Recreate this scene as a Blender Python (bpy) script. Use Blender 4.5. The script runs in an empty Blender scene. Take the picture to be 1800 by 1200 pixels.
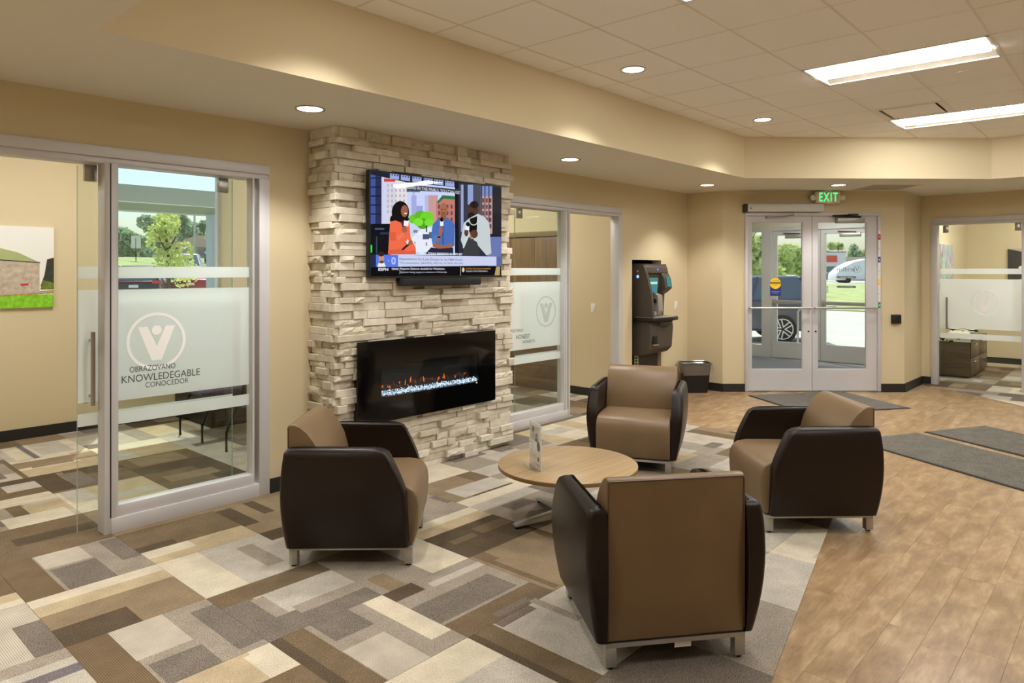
import bpy, bmesh, math, random
from mathutils import Vector, Matrix, noise
random.seed(11)
S = bpy.context.scene
COL = S.collection
PI = math.pi

# ------------------------------------------------------------------ camera
cam_d = bpy.data.cameras.new('camera')
cam_d.sensor_width = 36.0
cam_d.lens = 36.0 * 1241 / 1800
cam_d.shift_y = -125 / 1800
cam_d.clip_start = 0.05
cam_d.clip_end = 600
cam = bpy.data.objects.new('camera', cam_d)
cam.location = (0, 0, 1.6116)
cam.rotation_euler = (PI / 2, 0, math.radians(42.02 - 90))
COL.objects.link(cam)
S.camera = cam

# ------------------------------------------------------------------ view, sky and sun
S.view_settings.view_transform = 'Standard'
S.view_settings.look = 'None'
S.view_settings.gamma = 1.0
S.view_settings.use_curve_mapping = False
S.view_settings.exposure = 0.47
S.cycles.max_bounces = 8
S.cycles.diffuse_bounces = 4
S.cycles.glossy_bounces = 3
S.cycles.transmission_bounces = 4
S.cycles.transparent_max_bounces = 16
S.cycles.adaptive_threshold = 0.03
W = bpy.data.worlds.new('sky')
S.world = W
W.use_nodes = True
wn = W.node_tree
sky = wn.nodes.new('ShaderNodeTexSky')
sky.sky_type = 'NISHITA'
sky.sun_disc = False
sky.sun_elevation = math.radians(63)
sky.sun_rotation = math.radians(40)
sky.air_density = 1.0
sky.dust_density = 2.0
sky.ozone_density = 1.0
bg = wn.nodes['Background']
bg.inputs['Strength'].default_value = 0.165
wn.links.new(sky.outputs['Color'], bg.inputs['Color'])
SUN_DIR = Vector((math.cos(math.radians(58)) * math.cos(math.radians(63)), math.sin(math.radians(58)) * math.cos(math.radians(63)), math.sin(math.radians(63))))
sun_d = bpy.data.lights.new('sun', 'SUN')
sun_d.energy = 3.5
sun_d.angle = math.radians(0.6)
sun_d.color = (1.0, 0.95, 0.87)
sun = bpy.data.objects.new('sun', sun_d)
sun.rotation_euler = SUN_DIR.to_track_quat('Z', 'Y').to_euler()
COL.objects.link(sun)
TROFFER = 31.0     # lens emission of the ceiling troffers
SPOT = 54.0        # watts of each recessed downlight
WARM = (1.0, 0.965, 0.92)

# ------------------------------------------------------------------ helpers
def C(r, g, b):
    f = lambda v: (v / 255 / 12.92) if v <= 10 else ((v / 255 + 0.055) / 1.055) ** 2.4
    return (f(r), f(g), f(b), 1.0)

def tag(o, label=None, cat=None, group=None, kind=None):
    if label: o['label'] = label
    if cat: o['category'] = cat
    if group: o['group'] = group
    if kind: o['kind'] = kind
    return o

def empty(name, loc=(0, 0, 0), rz=0.0, label=None, cat=None, group=None, kind=None, parent=None):
    o = bpy.data.objects.new(name, None)
    o.empty_display_size = 0.1
    o.location = loc
    o.rotation_euler = (0, 0, rz)
    COL.objects.link(o)
    if parent: o.parent = parent
    return tag(o, label, cat, group, kind)

def link_mesh(name, me, mats, parent=None, kind=None):
    if not isinstance(mats, (list, tuple)): mats = [mats]
    if not me.materials:
        for m in mats: me.materials.append(m)
    o = bpy.data.objects.new(name, me)
    COL.objects.link(o)
    if parent: o.parent = parent
    if kind: o['kind'] = kind
    return o

class MB:
    """collects shapes for one mesh object"""
    def __init__(s): s.v = []; s.f = []; s.m = []
    def add(s, vs, fs, mi=0):
        b = len(s.v); s.v += [tuple(v) for v in vs]
        for f in fs: s.f.append([b + i for i in f]); s.m.append(mi)
        return s
    def box(s, x0, x1, y0, y1, z0, z1, mi=0):
        return s.add([(x0,y0,z0),(x1,y0,z0),(x1,y1,z0),(x0,y1,z0),(x0,y0,z1),(x1,y0,z1),(x1,y1,z1),(x0,y1,z1)],
              [(0,3,2,1),(4,5,6,7),(0,1,5,4),(1,2,6,5),(2,3,7,6),(3,0,4,7)], mi)
    def prism(s, poly, z0, z1, mi=0, side=None, top=None):
        n = len(poly)
        b = len(s.v)
        s.v += [(x, y, z0) for x, y in poly] + [(x, y, z1) for x, y in poly]
        s.f.append([b + i for i in reversed(range(n))]); s.m.append(mi)
        s.f.append([b + n + i for i in range(n)]); s.m.append(mi if top is None else top)
        for i in range(n):
            j = (i + 1) % n
            s.f.append([b+i, b+j, b+n+j, b+n+i]); s.m.append(mi if side is None else side)
        return s
    def extr_y(s, prof, y0, y1, mi=0):          # profile (x, z) swept along y
        n = len(prof); b = len(s.v)
        s.v += [(x, y0, z) for x, z in prof] + [(x, y1, z) for x, z in prof]
        s.f.append([b + i for i in range(n)]); s.m.append(mi)
        s.f.append([b + n + i for i in reversed(range(n))]); s.m.append(mi)
        for i in range(n):
            j = (i + 1) % n
            s.f.append([b+j, b+i, b+n+i, b+n+j]); s.m.append(mi)
        return s
    def extr_x(s, prof, x0, x1, mi=0):          # profile (y, z) swept along x
        n = len(prof); b = len(s.v)
        s.v += [(x0, y, z) for y, z in prof] + [(x1, y, z) for y, z in prof]
        s.f.append([b + i for i in reversed(range(n))]); s.m.append(mi)
        s.f.append([b + n + i for i in range(n)]); s.m.append(mi)
        for i in range(n):
            j = (i + 1) % n
            s.f.append([b+i, b+j, b+n+j, b+n+i]); s.m.append(mi)
        return s
    def loft(s, rings, mi=0, cap=True, closed=True):
        n = len(rings[0]); b = len(s.v)
        for r in rings: s.v += [tuple(p) for p in r]
        for k in range(len(rings) - 1):
            for i in range(n if closed else n - 1):
                j = (i + 1) % n
                s.f.append([b+k*n+i, b+k*n+j, b+(k+1)*n+j, b+(k+1)*n+i]); s.m.append(mi)
        if cap:
            s.f.append([b + i for i in reversed(range(n))]); s.m.append(mi)
            s.f.append([b + (len(rings)-1)*n + i for i in range(n)]); s.m.append(mi)
        return s
    def lathe(s, prof, cx=0, cy=0, n=24, mi=0, cap=True):   # prof: (r, z)
        return s.loft([[(cx + r*math.cos(2*PI*i/n), cy + r*math.sin(2*PI*i/n), z) for i in range(n)] for r, z in prof], mi, cap)
    def tube(s, pts, r, n=8, mi=0):
        pts = [Vector(p) for p in pts]; rings = []
        for k, p in enumerate(pts):
            d = (pts[min(k+1, len(pts)-1)] - pts[max(k-1, 0)]).normalized()
            a = d.cross(Vector((0, 0, 1)))
            if a.length < 1e-3: a = d.cross(Vector((0, 1, 0)))
            a.normalize(); c = d.cross(a).normalized()
            rr = r[k] if isinstance(r, (list, tuple)) else r
            rings.append([p + a*rr*math.cos(2*PI*i/n) + c*rr*math.sin(2*PI*i/n) for i in range(n)])
        return s.loft(rings, mi)
    def flat(s, pts, mi=0):                     # one face from 3-d points
        return s.add(pts, [tuple(range(len(pts)))], mi)
    def build(s, name, mats, parent=None, smooth=None, bevel=0, seg=2, kind=None, fix=True):
        me = bpy.data.meshes.new(name)
        me.from_pydata(s.v, [], s.f)
        if not isinstance(mats, (list, tuple)): mats = [mats]
        for m in mats: me.materials.append(m)
        me.polygons.foreach_set('material_index', s.m)
        if bevel or fix:
            bm = bmesh.new(); bm.from_mesh(me)
            if fix: bmesh.ops.recalc_face_normals(bm, faces=bm.faces)
            if bevel:
                es = [e for e in bm.edges if e.is_manifold and e.calc_face_angle(0) > 0.5]
                bmesh.ops.bevel(bm, geom=es, offset=bevel, segments=seg, affect='EDGES', profile=0.5, clamp_overlap=True)
            bm.to_mesh(me); bm.free()
        if smooth is not None:
            me.polygons.foreach_set('use_smooth', [True] * len(me.polygons))
            me.set_sharp_from_angle(angle=math.radians(smooth))
        me.update()
        return link_mesh(name, me, mats, parent, kind)

def box(name, x0, x1, y0, y1, z0, z1, m, parent=None, bevel=0, kind=None):
    return MB().box(x0, x1, y0, y1, z0, z1).build(name, m, parent, bevel=bevel, kind=kind, smooth=40 if bevel else None)

def clip_half(poly, a, b, c):                   # keep a*x + b*y + c >= 0
    out = []
    for i in range(len(poly)):
        p, q = poly[i], poly[(i + 1) % len(poly)]
        dp, dq = a*p[0]+b*p[1]+c, a*q[0]+b*q[1]+c
        if dp >= 0: out.append(p)
        if dp * dq < 0:
            t = dp / (dp - dq); out.append((p[0]+t*(q[0]-p[0]), p[1]+t*(q[1]-p[1])))
    return out

def clip_poly(poly, halves):
    for h in halves:
        if len(poly) < 3: return []
        poly = clip_half(poly, *h)
    return poly if len(poly) >= 3 and abs(area(poly)) > 1e-5 else []

def area(p):
    return 0.5 * sum(p[i][0]*p[(i+1) % len(p)][1] - p[(i+1) % len(p)][0]*p[i][1] for i in range(len(p)))

CA = math.radians(42.02)
def to_px(x, y, z=0.0):                         # where a point falls in the 1800x1200 frame: used to leave out what lies far outside it
    dep = x*math.cos(CA) + y*math.sin(CA)
    if dep < 0.3: return None
    lat = x*math.sin(CA) - y*math.cos(CA)
    return 900 + 1241*lat/dep, 475 - 1241*(z-1.6116)/dep, dep

def in_view(pts, mx=260, my=260):
    q = [to_px(*p) for p in pts]; q = [p for p in q if p]
    if not q: return False
    return min(p[0] for p in q) < 1800+mx and max(p[0] for p in q) > -mx and min(p[1] for p in q) < 1200+my and max(p[1] for p in q) > -my

# ------------------------------------------------------------------ materials
def new_mat(name):
    m = bpy.data.materials.new(name); m.use_nodes = True
    return m, m.node_tree, m.node_tree.nodes['Principled BSDF']

def N(nt, kind, **kw):
    n = nt.nodes.new(kind)
    for k, v in kw.items():
        if k in n.inputs: n.inputs[k].default_value = v
        else: setattr(n, k, v)
    return n

def mat(name, col, rough=0.5, metal=0.0, spec=0.5, vary=0.0, vscale=6.0, bump=0.0, bscale=200.0, coat=0.0, stretch=None, objvary=0.0):
    m, nt, b = new_mat(name)
    if len(col) == 3: col = (*col, 1)
    b.inputs['Base Color'].default_value = col
    b.inputs['Roughness'].default_value = rough
    b.inputs['Metallic'].default_value = metal
    b.inputs['Specular IOR Level'].default_value = spec
    if coat: b.inputs['Coat Weight'].default_value = coat
    g = None
    if vary or bump or objvary:
        g = N(nt, 'ShaderNodeNewGeometry').outputs['Position']
        if stretch:
            mp = N(nt, 'ShaderNodeMapping'); mp.inputs['Scale'].default_value = stretch
            nt.links.new(g, mp.inputs['Vector']); g = mp.outputs['Vector']
    if vary or objvary:
        mx = N(nt, 'ShaderNodeMix', data_type='RGBA')
        mx.inputs[6].default_value = tuple(c*(1-max(vary, objvary)) for c in col[:3]) + (1,)
        mx.inputs[7].default_value = tuple(min(1, c*(1+max(vary, objvary))) for c in col[:3]) + (1,)
        if objvary:
            oi = N(nt, 'ShaderNodeObjectInfo'); nt.links.new(oi.outputs['Random'], mx.inputs[0])
        else:
            n = N(nt, 'ShaderNodeTexNoise', Scale=vscale, Detail=4.0); nt.links.new(g, n.inputs['Vector'])
            rp = N(nt, 'ShaderNodeMapRange'); rp.inputs[1].default_value = 0.3; rp.inputs[2].default_value = 0.7
            nt.links.new(n.outputs['Fac'], rp.inputs[0]); nt.links.new(rp.outputs[0], mx.inputs[0])
        nt.links.new(mx.outputs[2], b.inputs['Base Color'])
    if bump:
        n = N(nt, 'ShaderNodeTexNoise', Scale=bscale, Detail=3.0); nt.links.new(g, n.inputs['Vector'])
        bp = N(nt, 'ShaderNodeBump', Strength=bump, Distance=0.01)
        nt.links.new(n.outputs['Fac'], bp.inputs['Height']); nt.links.new(bp.outputs['Normal'], b.inputs['Normal'])
    return m

def emit(name, col, strength=1.0, lamp=False):
    m, nt, b = new_mat(name)
    if not lamp: m.cycles.emission_sampling = 'NONE'        # small glows: found by bounced light only
    nt.nodes.remove(b)
    e = N(nt, 'ShaderNodeEmission', Strength=strength); e.inputs['Color'].default_value = (*col[:3], 1)
    nt.links.new(e.outputs[0], nt.nodes['Material Output'].inputs['Surface'])
    return m

def glass_mat(name, tint=(0.955, 0.98, 0.968), gain=1.0):
    m, nt, b = new_mat(name); nt.nodes.remove(b)
    t = N(nt, 'ShaderNodeBsdfTransparent'); t.inputs['Color'].default_value = (*tint, 1)
    g = N(nt, 'ShaderNodeBsdfGlossy', Roughness=0.0)
    lw = N(nt, 'ShaderNodeLayerWeight', Blend=0.5)              # facing term: the same from both sides of the pane
    pw = N(nt, 'ShaderNodeMath', operation='POWER'); pw.inputs[1].default_value = 4.0
    f = N(nt, 'ShaderNodeMath', operation='MULTIPLY_ADD'); f.inputs[1].default_value = 0.75*gain; f.inputs[2].default_value = 0.028*gain
    nt.links.new(lw.outputs['Facing'], pw.inputs[0]); nt.links.new(pw.outputs[0], f.inputs[0])
    mx = N(nt, 'ShaderNodeMixShader')
    nt.links.new(f.outputs[0], mx.inputs[0]); nt.links.new(t.outputs[0], mx.inputs[1]); nt.links.new(g.outputs[0], mx.inputs[2])
    nt.links.new(mx.outputs[0], nt.nodes['Material Output'].inputs['Surface'])
    return m

def film_mat(name, col, opacity, through=0.55):
    """translucent frosted film: part clear, part light-scattering"""
    m, nt, b = new_mat(name); nt.nodes.remove(b)
    t = N(nt, 'ShaderNodeBsdfTransparent'); t.inputs['Color'].default_value = (0.95, 0.97, 0.96, 1)
    d = N(nt, 'ShaderNodeBsdfDiffuse'); d.inputs['Color'].default_value = (*col, 1)
    l = N(nt, 'ShaderNodeBsdfTranslucent'); l.inputs['Color'].default_value = (*col, 1)
    a = N(nt, 'ShaderNodeMixShader'); a.inputs[0].default_value = through
    c = N(nt, 'ShaderNodeMixShader'); c.inputs[0].default_value = opacity
    nt.links.new(d.outputs[0], a.inputs[1]); nt.links.new(l.outputs[0], a.inputs[2])
    nt.links.new(t.outputs[0], c.inputs[1]); nt.links.new(a.outputs[0], c.inputs[2])
    nt.links.new(c.outputs[0], nt.nodes['Material Output'].inputs['Surface'])
    return m

def carpet_mat(name, col, speck=0.35, rib=0.0):
    m, nt, b = new_mat(name)
    b.inputs['Roughness'].default_value = 0.95
    b.inputs['Specular IOR Level'].default_value = 0.1
    g = N(nt, 'ShaderNodeNewGeometry').outputs['Position']
    n = N(nt, 'ShaderNodeTexNoise', Scale=230.0, Detail=2.0); nt.links.new(g, n.inputs['Vector'])
    rp = N(nt, 'ShaderNodeMapRange'); rp.inputs[1].default_value = 0.36; rp.inputs[2].default_value = 0.64
    nt.links.new(n.outputs['Fac'], rp.inputs[0])
    fac = rp.outputs[0]
    if rib:
        w = N(nt, 'ShaderNodeTexWave', Scale=38.0, Distortion=0.6); w.bands_direction = 'X'; nt.links.new(g, w.inputs['Vector'])
        a = N(nt, 'ShaderNodeMath', operation='MULTIPLY'); a.inputs[1].default_value = rib
        s_ = N(nt, 'ShaderNodeMath', operation='MULTIPLY'); s_.inputs[1].default_value = 1 - rib
        ad = N(nt, 'ShaderNodeMath', operation='ADD')
        nt.links.new(w.outputs['Fac'], a.inputs[0]); nt.links.new(fac, s_.inputs[0])
        nt.links.new(a.outputs[0], ad.inputs[0]); nt.links.new(s_.outputs[0], ad.inputs[1]); fac = ad.outputs[0]
    mx = N(nt, 'ShaderNodeMix', data_type='RGBA')
    mx.inputs[6].default_value = tuple(c*(1-speck) for c in col[:3]) + (1,)
    mx.inputs[7].default_value = tuple(min(1, c*(1+speck)) for c in col[:3]) + (1,)
    nt.links.new(fac, mx.inputs[0])
    n3 = N(nt, 'ShaderNodeTexNoise', Scale=7.0, Detail=3.0); nt.links.new(g, n3.inputs['Vector'])
    r3 = N(nt, 'ShaderNodeMapRange'); r3.inputs[1].default_value = 0.3; r3.inputs[2].default_value = 0.7; r3.inputs[3].default_value = 0.88; r3.inputs[4].default_value = 1.10
    nt.links.new(n3.outputs['Fac'], r3.inputs[0])
    v3 = N(nt, 'ShaderNodeVectorMath', operation='SCALE'); nt.links.new(mx.outputs[2], v3.inputs[0]); nt.links.new(r3.outputs[0], v3.inputs['Scale'])
    nt.links.new(v3.outputs[0], b.inputs['Base Color'])
    bp = N(nt, 'ShaderNodeBump', Strength=0.5, Distance=0.004)
    nt.links.new(n.outputs['Fac'], bp.inputs['Height']); nt.links.new(bp.outputs['Normal'], b.inputs['Normal'])
    return m

def wood_floor_mat(name):
    m, nt, b = new_mat(name)
    b.inputs['Roughness'].default_value = 0.3
    b.inputs['Specular IOR Level'].default_value = 0.42
    g = N(nt, 'ShaderNodeNewGeometry').outputs['Position']
    oi = N(nt, 'ShaderNodeObjectInfo')
    off = N(nt, 'ShaderNodeVectorMath', operation='SCALE'); off.inputs[0].default_value = (31, 17, 9)
    nt.links.new(oi.outputs['Random'], off.inputs['Scale'])
    ad = N(nt, 'ShaderNodeVectorMath', operation='ADD'); nt.links.new(g, ad.inputs[0]); nt.links.new(off.outputs[0], ad.inputs[1])
    mp = N(nt, 'ShaderNodeMapping'); mp.inputs['Scale'].default_value = (2.6, 7.0, 1); nt.links.new(ad.outputs[0], mp.inputs['Vector'])
    n1 = N(nt, 'ShaderNodeTexNoise', Scale=1.6, Detail=7.0, Roughness=0.60, Distortion=0.18); nt.links.new(mp.outputs[0], n1.inputs['Vector'])
    r1 = N(nt, 'ShaderNodeValToRGB')
    e = r1.color_ramp.elements
    e[0].position = 0.30; e[0].color = C(134, 107, 77)
    e[1].position = 0.72; e[1].color = C(188, 162, 126)
    k = e.new(0.5); k.color = C(160, 131, 96)
    nt.links.new(n1.outputs['Fac'], r1.inputs[0])
    mp2 = N(nt, 'ShaderNodeMapping'); mp2.inputs['Scale'].default_value = (8, 62, 1); nt.links.new(ad.outputs[0], mp2.inputs['Vector'])
    n2 = N(nt, 'ShaderNodeTexNoise', Scale=1.0, Detail=6.0, Distortion=0.9); nt.links.new(mp2.outputs[0], n2.inputs['Vector'])
    r2 = N(nt, 'ShaderNodeMapRange'); r2.inputs[1].default_value = 0.35; r2.inputs[2].default_value = 0.65; r2.inputs[3].default_value = 0.87; r2.inputs[4].default_value = 1.07
    nt.links.new(n2.outputs['Fac'], r2.inputs[0])
    pr = N(nt, 'ShaderNodeMapRange'); pr.inputs[3].default_value = 0.965; pr.inputs[4].default_value = 1.035
    nt.links.new(oi.outputs['Random'], pr.inputs[0])
    mu = N(nt, 'ShaderNodeMath', operation='MULTIPLY'); nt.links.new(r2.outputs[0], mu.inputs[0]); nt.links.new(pr.outputs[0], mu.inputs[1])
    v = N(nt, 'ShaderNodeVectorMath', operation='SCALE'); nt.links.new(r1.outputs[0], v.inputs[0]); nt.links.new(mu.outputs[0], v.inputs['Scale'])
    nt.links.new(v.outputs[0], b.inputs['Base Color'])
    rr = N(nt, 'ShaderNodeMapRange'); rr.inputs[3].default_value = 0.24; rr.inputs[4].default_value = 0.38
    nt.links.new(n2.outputs['Fac'], rr.inputs[0]); nt.links.new(rr.outputs[0], b.inputs['Roughness'])
    bp = N(nt, 'ShaderNodeBump', Strength=0.05, Distance=0.004); nt.links.new(n2.outputs['Fac'], bp.inputs['Height'])
    nt.links.new(bp.outputs['Normal'], b.inputs['Normal'])
    return m

def grain_mat(name, c0, c1, scale=(1.5, 40, 40), rough=0.4, spec=0.5):
    m, nt, b = new_mat(name)
    b.inputs['Roughness'].default_value = rough
    b.inputs['Specular IOR Level'].default_value = spec
    g = N(nt, 'ShaderNodeTexCoord').outputs['Object']
    mp = N(nt, 'ShaderNodeMapping'); mp.inputs['Scale'].default_value = scale; nt.links.new(g, mp.inputs['Vector'])
    n = N(nt, 'ShaderNodeTexNoise', Scale=1.0, Detail=5.0, Distortion=0.4); nt.links.new(mp.outputs[0], n.inputs['Vector'])
    r = N(nt, 'ShaderNodeMapRange'); r.inputs[1].default_value = 0.32; r.inputs[2].default_value = 0.68
    nt.links.new(n.outputs['Fac'], r.inputs[0])
    mx = N(nt, 'ShaderNodeMix', data_type='RGBA'); mx.inputs[6].default_value = c0; mx.inputs[7].default_value = c1
    nt.links.new(r.outputs[0], mx.inputs[0]); nt.links.new(mx.outputs[2], b.inputs['Base Color'])
    return m

def stone_mat(name, bump=0.25):
    m, nt, b = new_mat(name)
    b.inputs['Roughness'].default_value = 0.85
    b.inputs['Specular IOR Level'].default_value = 0.25
    oi = N(nt, 'ShaderNodeObjectInfo')
    mx = N(nt, 'ShaderNodeMix', data_type='RGBA'); mx.inputs[6].default_value = C(204, 194, 174); mx.inputs[7].default_value = C(230, 222, 204)
    nt.links.new(oi.outputs['Random'], mx.inputs[0])
    g = N(nt, 'ShaderNodeNewGeometry').outputs['Position']
    n = N(nt, 'ShaderNodeTexNoise', Scale=18.0, Detail=6.0); nt.links.new(g, n.inputs['Vector'])
    r = N(nt, 'ShaderNodeMapRange'); r.inputs[1].default_value = 0.3; r.inputs[2].default_value = 0.7; r.inputs[3].default_value = 0.88; r.inputs[4].default_value = 1.08
    nt.links.new(n.outputs['Fac'], r.inputs[0])
    v = N(nt, 'ShaderNodeVectorMath', operation='SCALE'); nt.links.new(mx.outputs[2], v.inputs[0]); nt.links.new(r.outputs[0], v.inputs['Scale'])
    nt.links.new(v.outputs[0], b.inputs['Base Color'])
    n2 = N(nt, 'ShaderNodeTexNoise', Scale=90.0, Detail=5.0); nt.links.new(g, n2.inputs['Vector'])
    bp = N(nt, 'ShaderNodeBump', Strength=bump, Distance=0.012); nt.links.new(n2.outputs['Fac'], bp.inputs['Height'])
    nt.links.new(bp.outputs['Normal'], b.inputs['Normal'])
    return m

M = dict(
    wall=mat('wall_paint', C(212, 197, 162), 0.8, spec=0.2, bump=0.03, bscale=160),
    bulk=mat('bulkhead_paint', C(220, 205, 170), 0.8, spec=0.2, bump=0.03, bscale=160),
    soffit=mat('soffit_paint', C(222, 216, 200), 0.85, spec=0.2),
    tile=mat('ceiling_tile_white', C(247, 244, 238), 0.9, spec=0.15, bump=0.12, bscale=240),
    grid=mat('grid_bar_white', C(225, 216, 200), 0.5),
    white=mat('white_plastic', C(232, 230, 224), 0.4),
    base=mat('black_vinyl_base', C(38, 36, 34), 0.45),
    alum=mat('satin_aluminium', C(204, 202, 202), 0.42, metal=0.12, vary=0.03, vscale=3),
    steel=mat('brushed_steel', C(176, 170, 162), 0.3, metal=1.0),
    silver=mat('silver_paint', C(176, 174, 168), 0.35, metal=0.6),
    darkmetal=mat('dark_metal', C(58, 54, 50), 0.4, metal=0.7),
    black=mat('black_plastic', C(16, 16, 17), 0.4),
    gloss=mat('black_glass', C(6, 6, 7), 0.06, spec=0.6),
    rubber=mat('black_rubber', C(18, 18, 18), 0.8),
    taupe=mat('taupe_leather', C(123, 101, 74), 0.38, spec=0.45, bump=0.06, bscale=420, vary=0.05, vscale=5),
    brown=mat('dark_brown_leather', C(30, 19, 14), 0.36, spec=0.32, bump=0.06, bscale=420),
    seam=mat('leather_piping', C(92, 70, 50), 0.4),
    glass=glass_mat('clear_glass'),
    edge=mat('glass_edge_green', C(150, 180, 168), 0.2),
    film=film_mat('frosted_film', (0.95, 0.985, 0.99), 0.64),
    film2=film_mat('emblem_film', (1.0, 1.0, 1.0), 1.0, 0.0),
    film3=film_mat('emblem_shadow_film', (0.66, 0.70, 0.66), 0.6, 0.4),
    ink=mat('grey_lettering', C(72, 74, 76), 0.6),
    mortar=mat('dark_mortar', C(92, 82, 68), 0.95),
    stone=stone_mat('smooth_ledgestone', 0.06),
    rock=stone_mat('split_ledgestone', 0.45),
    plank=wood_floor_mat('maple_vinyl_plank'),
    subfloor=mat('subfloor', C(150, 128, 100), 0.8),
    matpile=carpet_mat('grey_mat_pile', C(106, 102, 94), 0.5),
    matedge=mat('mat_rubber_edge', C(40, 40, 40), 0.7),
    oak=grain_mat('pale_oak', C(156, 131, 96), C(178, 152, 114), (1.0, 45, 45), 0.35),
    oakedge=mat('oak_edge_band', C(150, 116, 72), 0.45),
    walnut=grain_mat('walnut_veneer', C(92, 66, 42), C(132, 98, 64), (30, 30, 1.4), 0.35),
    darkwood=grain_mat('dark_laminate', C(74, 60, 44), C(96, 80, 58), (3, 3, 30), 0.3),
    dl=emit('downlight_glow', (1.0, 0.95, 0.86), 6.0),
    lens=emit('troffer_lens', (1.0, 0.985, 0.96), TROFFER, True),
    green=emit('exit_green', (0.10, 0.95, 0.28), 0.9),
)
CARPET = dict(
    c=carpet_mat('carpet_cream', C(198, 188, 166), 0.18),
    b=carpet_mat('carpet_beige', C(178, 161, 131), 0.22),
    l=carpet_mat('carpet_light_grey', C(176, 169, 156), 0.28),
    L=carpet_mat('carpet_light_grey_ribbed', C(176, 167, 152), 0.30, 0.7),
    m=carpet_mat('carpet_mid_grey', C(148, 138, 124), 0.38),
    g=carpet_mat('carpet_dark_grey', C(116, 107, 97), 0.5),
    t=carpet_mat('carpet_tan', C(136, 119, 95), 0.28),
    n=carpet_mat('carpet_brown', C(112, 96, 74), 0.32),
    N=carpet_mat('carpet_brown_ribbed', C(110, 93, 71), 0.38, 0.7),
    d=carpet_mat('carpet_dark_brown', C(88, 76, 60), 0.42),
    p=carpet_mat('carpet_slate', C(112, 104, 106), 0.40),
)
CK = list(CARPET); CM = [CARPET[k] for k in CK]

# ------------------------------------------------------------------ structure: walls
ZS, ZC, ZT = 2.667, 3.138, 3.30
def structure(o, label, cat):
    return tag(o, label, cat, kind='structure')

w = MB()
for x0, x1, z0, z1 in [(-3.0, 0.42, 0, ZT), (0.42, 2.611, 2.365, ZT), (2.611, 5.05, 0, ZT), (5.05, 7.206, 2.358, ZT), (7.206, 7.446, 0, ZT), (7.446, 8.143, 1.742, ZT), (8.143, 8.85, 0, ZT)]:
    w.box(x0, x1, 4.72, 4.86, z0, z1)
wall_left = structure(w.build('wall_left', M['wall']), 'long tan painted wall behind the stone fireplace with two glazed office openings', 'wall')
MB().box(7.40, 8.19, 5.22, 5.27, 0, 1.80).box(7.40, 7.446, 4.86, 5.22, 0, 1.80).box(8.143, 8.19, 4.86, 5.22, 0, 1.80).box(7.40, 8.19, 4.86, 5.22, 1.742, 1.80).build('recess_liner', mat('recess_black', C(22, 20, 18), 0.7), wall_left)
structure(MB().prism([(8.85, 4.205), (8.99, 4.267), (8.99, 4.86), (8.85, 4.86)], 0, ZT).build('wall_far', M['wall']), 'short tan wall behind the waste bin beside the entry', 'wall')
DT = Vector((0.66999, -0.74237, 0)); DN = Vector((0.74237, 0.66999, 0)); D_RZ = math.atan2(DT.y, DT.x)
wall_entry = structure(empty('wall_entry', (8.85, 4.205, 0), D_RZ), 'angled tan wall that holds the glass entry doors', 'wall')
MB().box(0, 0.295, 0, 0.14, 0, ZT).box(2.10, 2.418, 0, 0.14, 0, ZT).box(0.295, 2.10, 0, 0.14, 2.378, ZT).build('wall_panel', M['wall'], wall_entry)
structure(MB().prism([(10.47, 2.41), (11.4, 2.40), (14.95, 2.40), (14.95, 2.54), (10.575, 2.54)], 0, ZT).build('wall_return', M['wall']), 'tan wall running back from the entry corner into the far office', 'wall')
structure(MB().box(11.4, 11.52, 2.281, 2.41, 0, ZT).box(11.4, 11.52, 0.02, 2.281, 2.348, ZT).box(11.4, 11.52, -4.5, 0.02, 0, ZT).build('wall_right', M['wall']), 'tan wall around the glazed front of the far office', 'wall')
structure(box('wall_rear', -3.0, 11.52, -4.64, -4.5, 0, ZT, M['wall']), 'tan wall closing the lobby behind the viewer', 'wall')
structure(box('wall_near', -3.14, -3.0, -4.64, 4.86, 0, ZT, M['wall']), 'tan wall closing the lobby beside the viewer', 'wall')
# offices behind the glazed fronts
structure(MB().box(-0.95, -0.8, 4.86, 8.1, 0, 3.1).box(-0.95, 2.66, 7.98, 8.1, 0, 3.1).box(2.66, 3.83, 7.98, 8.1, 0, 0.72).box(2.66, 3.83, 7.98, 8.1, 2.98, 3.1).box(3.83, 3.95, 4.86, 8.1, 0, 3.1).build('wall_office_near', M['wall']), 'tan walls of the office with the outdoor window', 'wall')
structure(MB().box(3.95, 7.52, 8.0, 8.1, 0, 3.1).box(7.39, 7.40, 4.86, 8.0, 0, 3.1).box(7.40, 7.52, 5.28, 8.0, 0, 3.1).build('wall_office_middle', M['wall']), 'tan walls of the office with the wooden cabinets', 'wall')
structure(MB().box(14.72, 14.9, -1.6, 2.40, 0, 3.1).box(11.52, 14.9, -1.72, -1.6, 0, 3.1).build('wall_office_far', M['wall']), 'tan walls of the office with the credenza', 'wall')
structure(box('ceiling_office_near', -0.95, 3.95, 4.86, 8.1, 3.1, 3.2, M['tile']), 'white ceiling of the office with the outdoor window', 'ceiling')
structure(box('ceiling_office_middle', 3.95, 7.52, 4.86, 8.1, 3.1, 3.2, M['tile']), 'white ceiling of the office with wooden cabinets', 'ceiling')
structure(box('ceiling_office_far', 11.52, 14.9, -1.72, 2.40, 2.95, 3.05, M['tile']), 'white ceiling of the far office with the credenza', 'ceiling')
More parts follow.
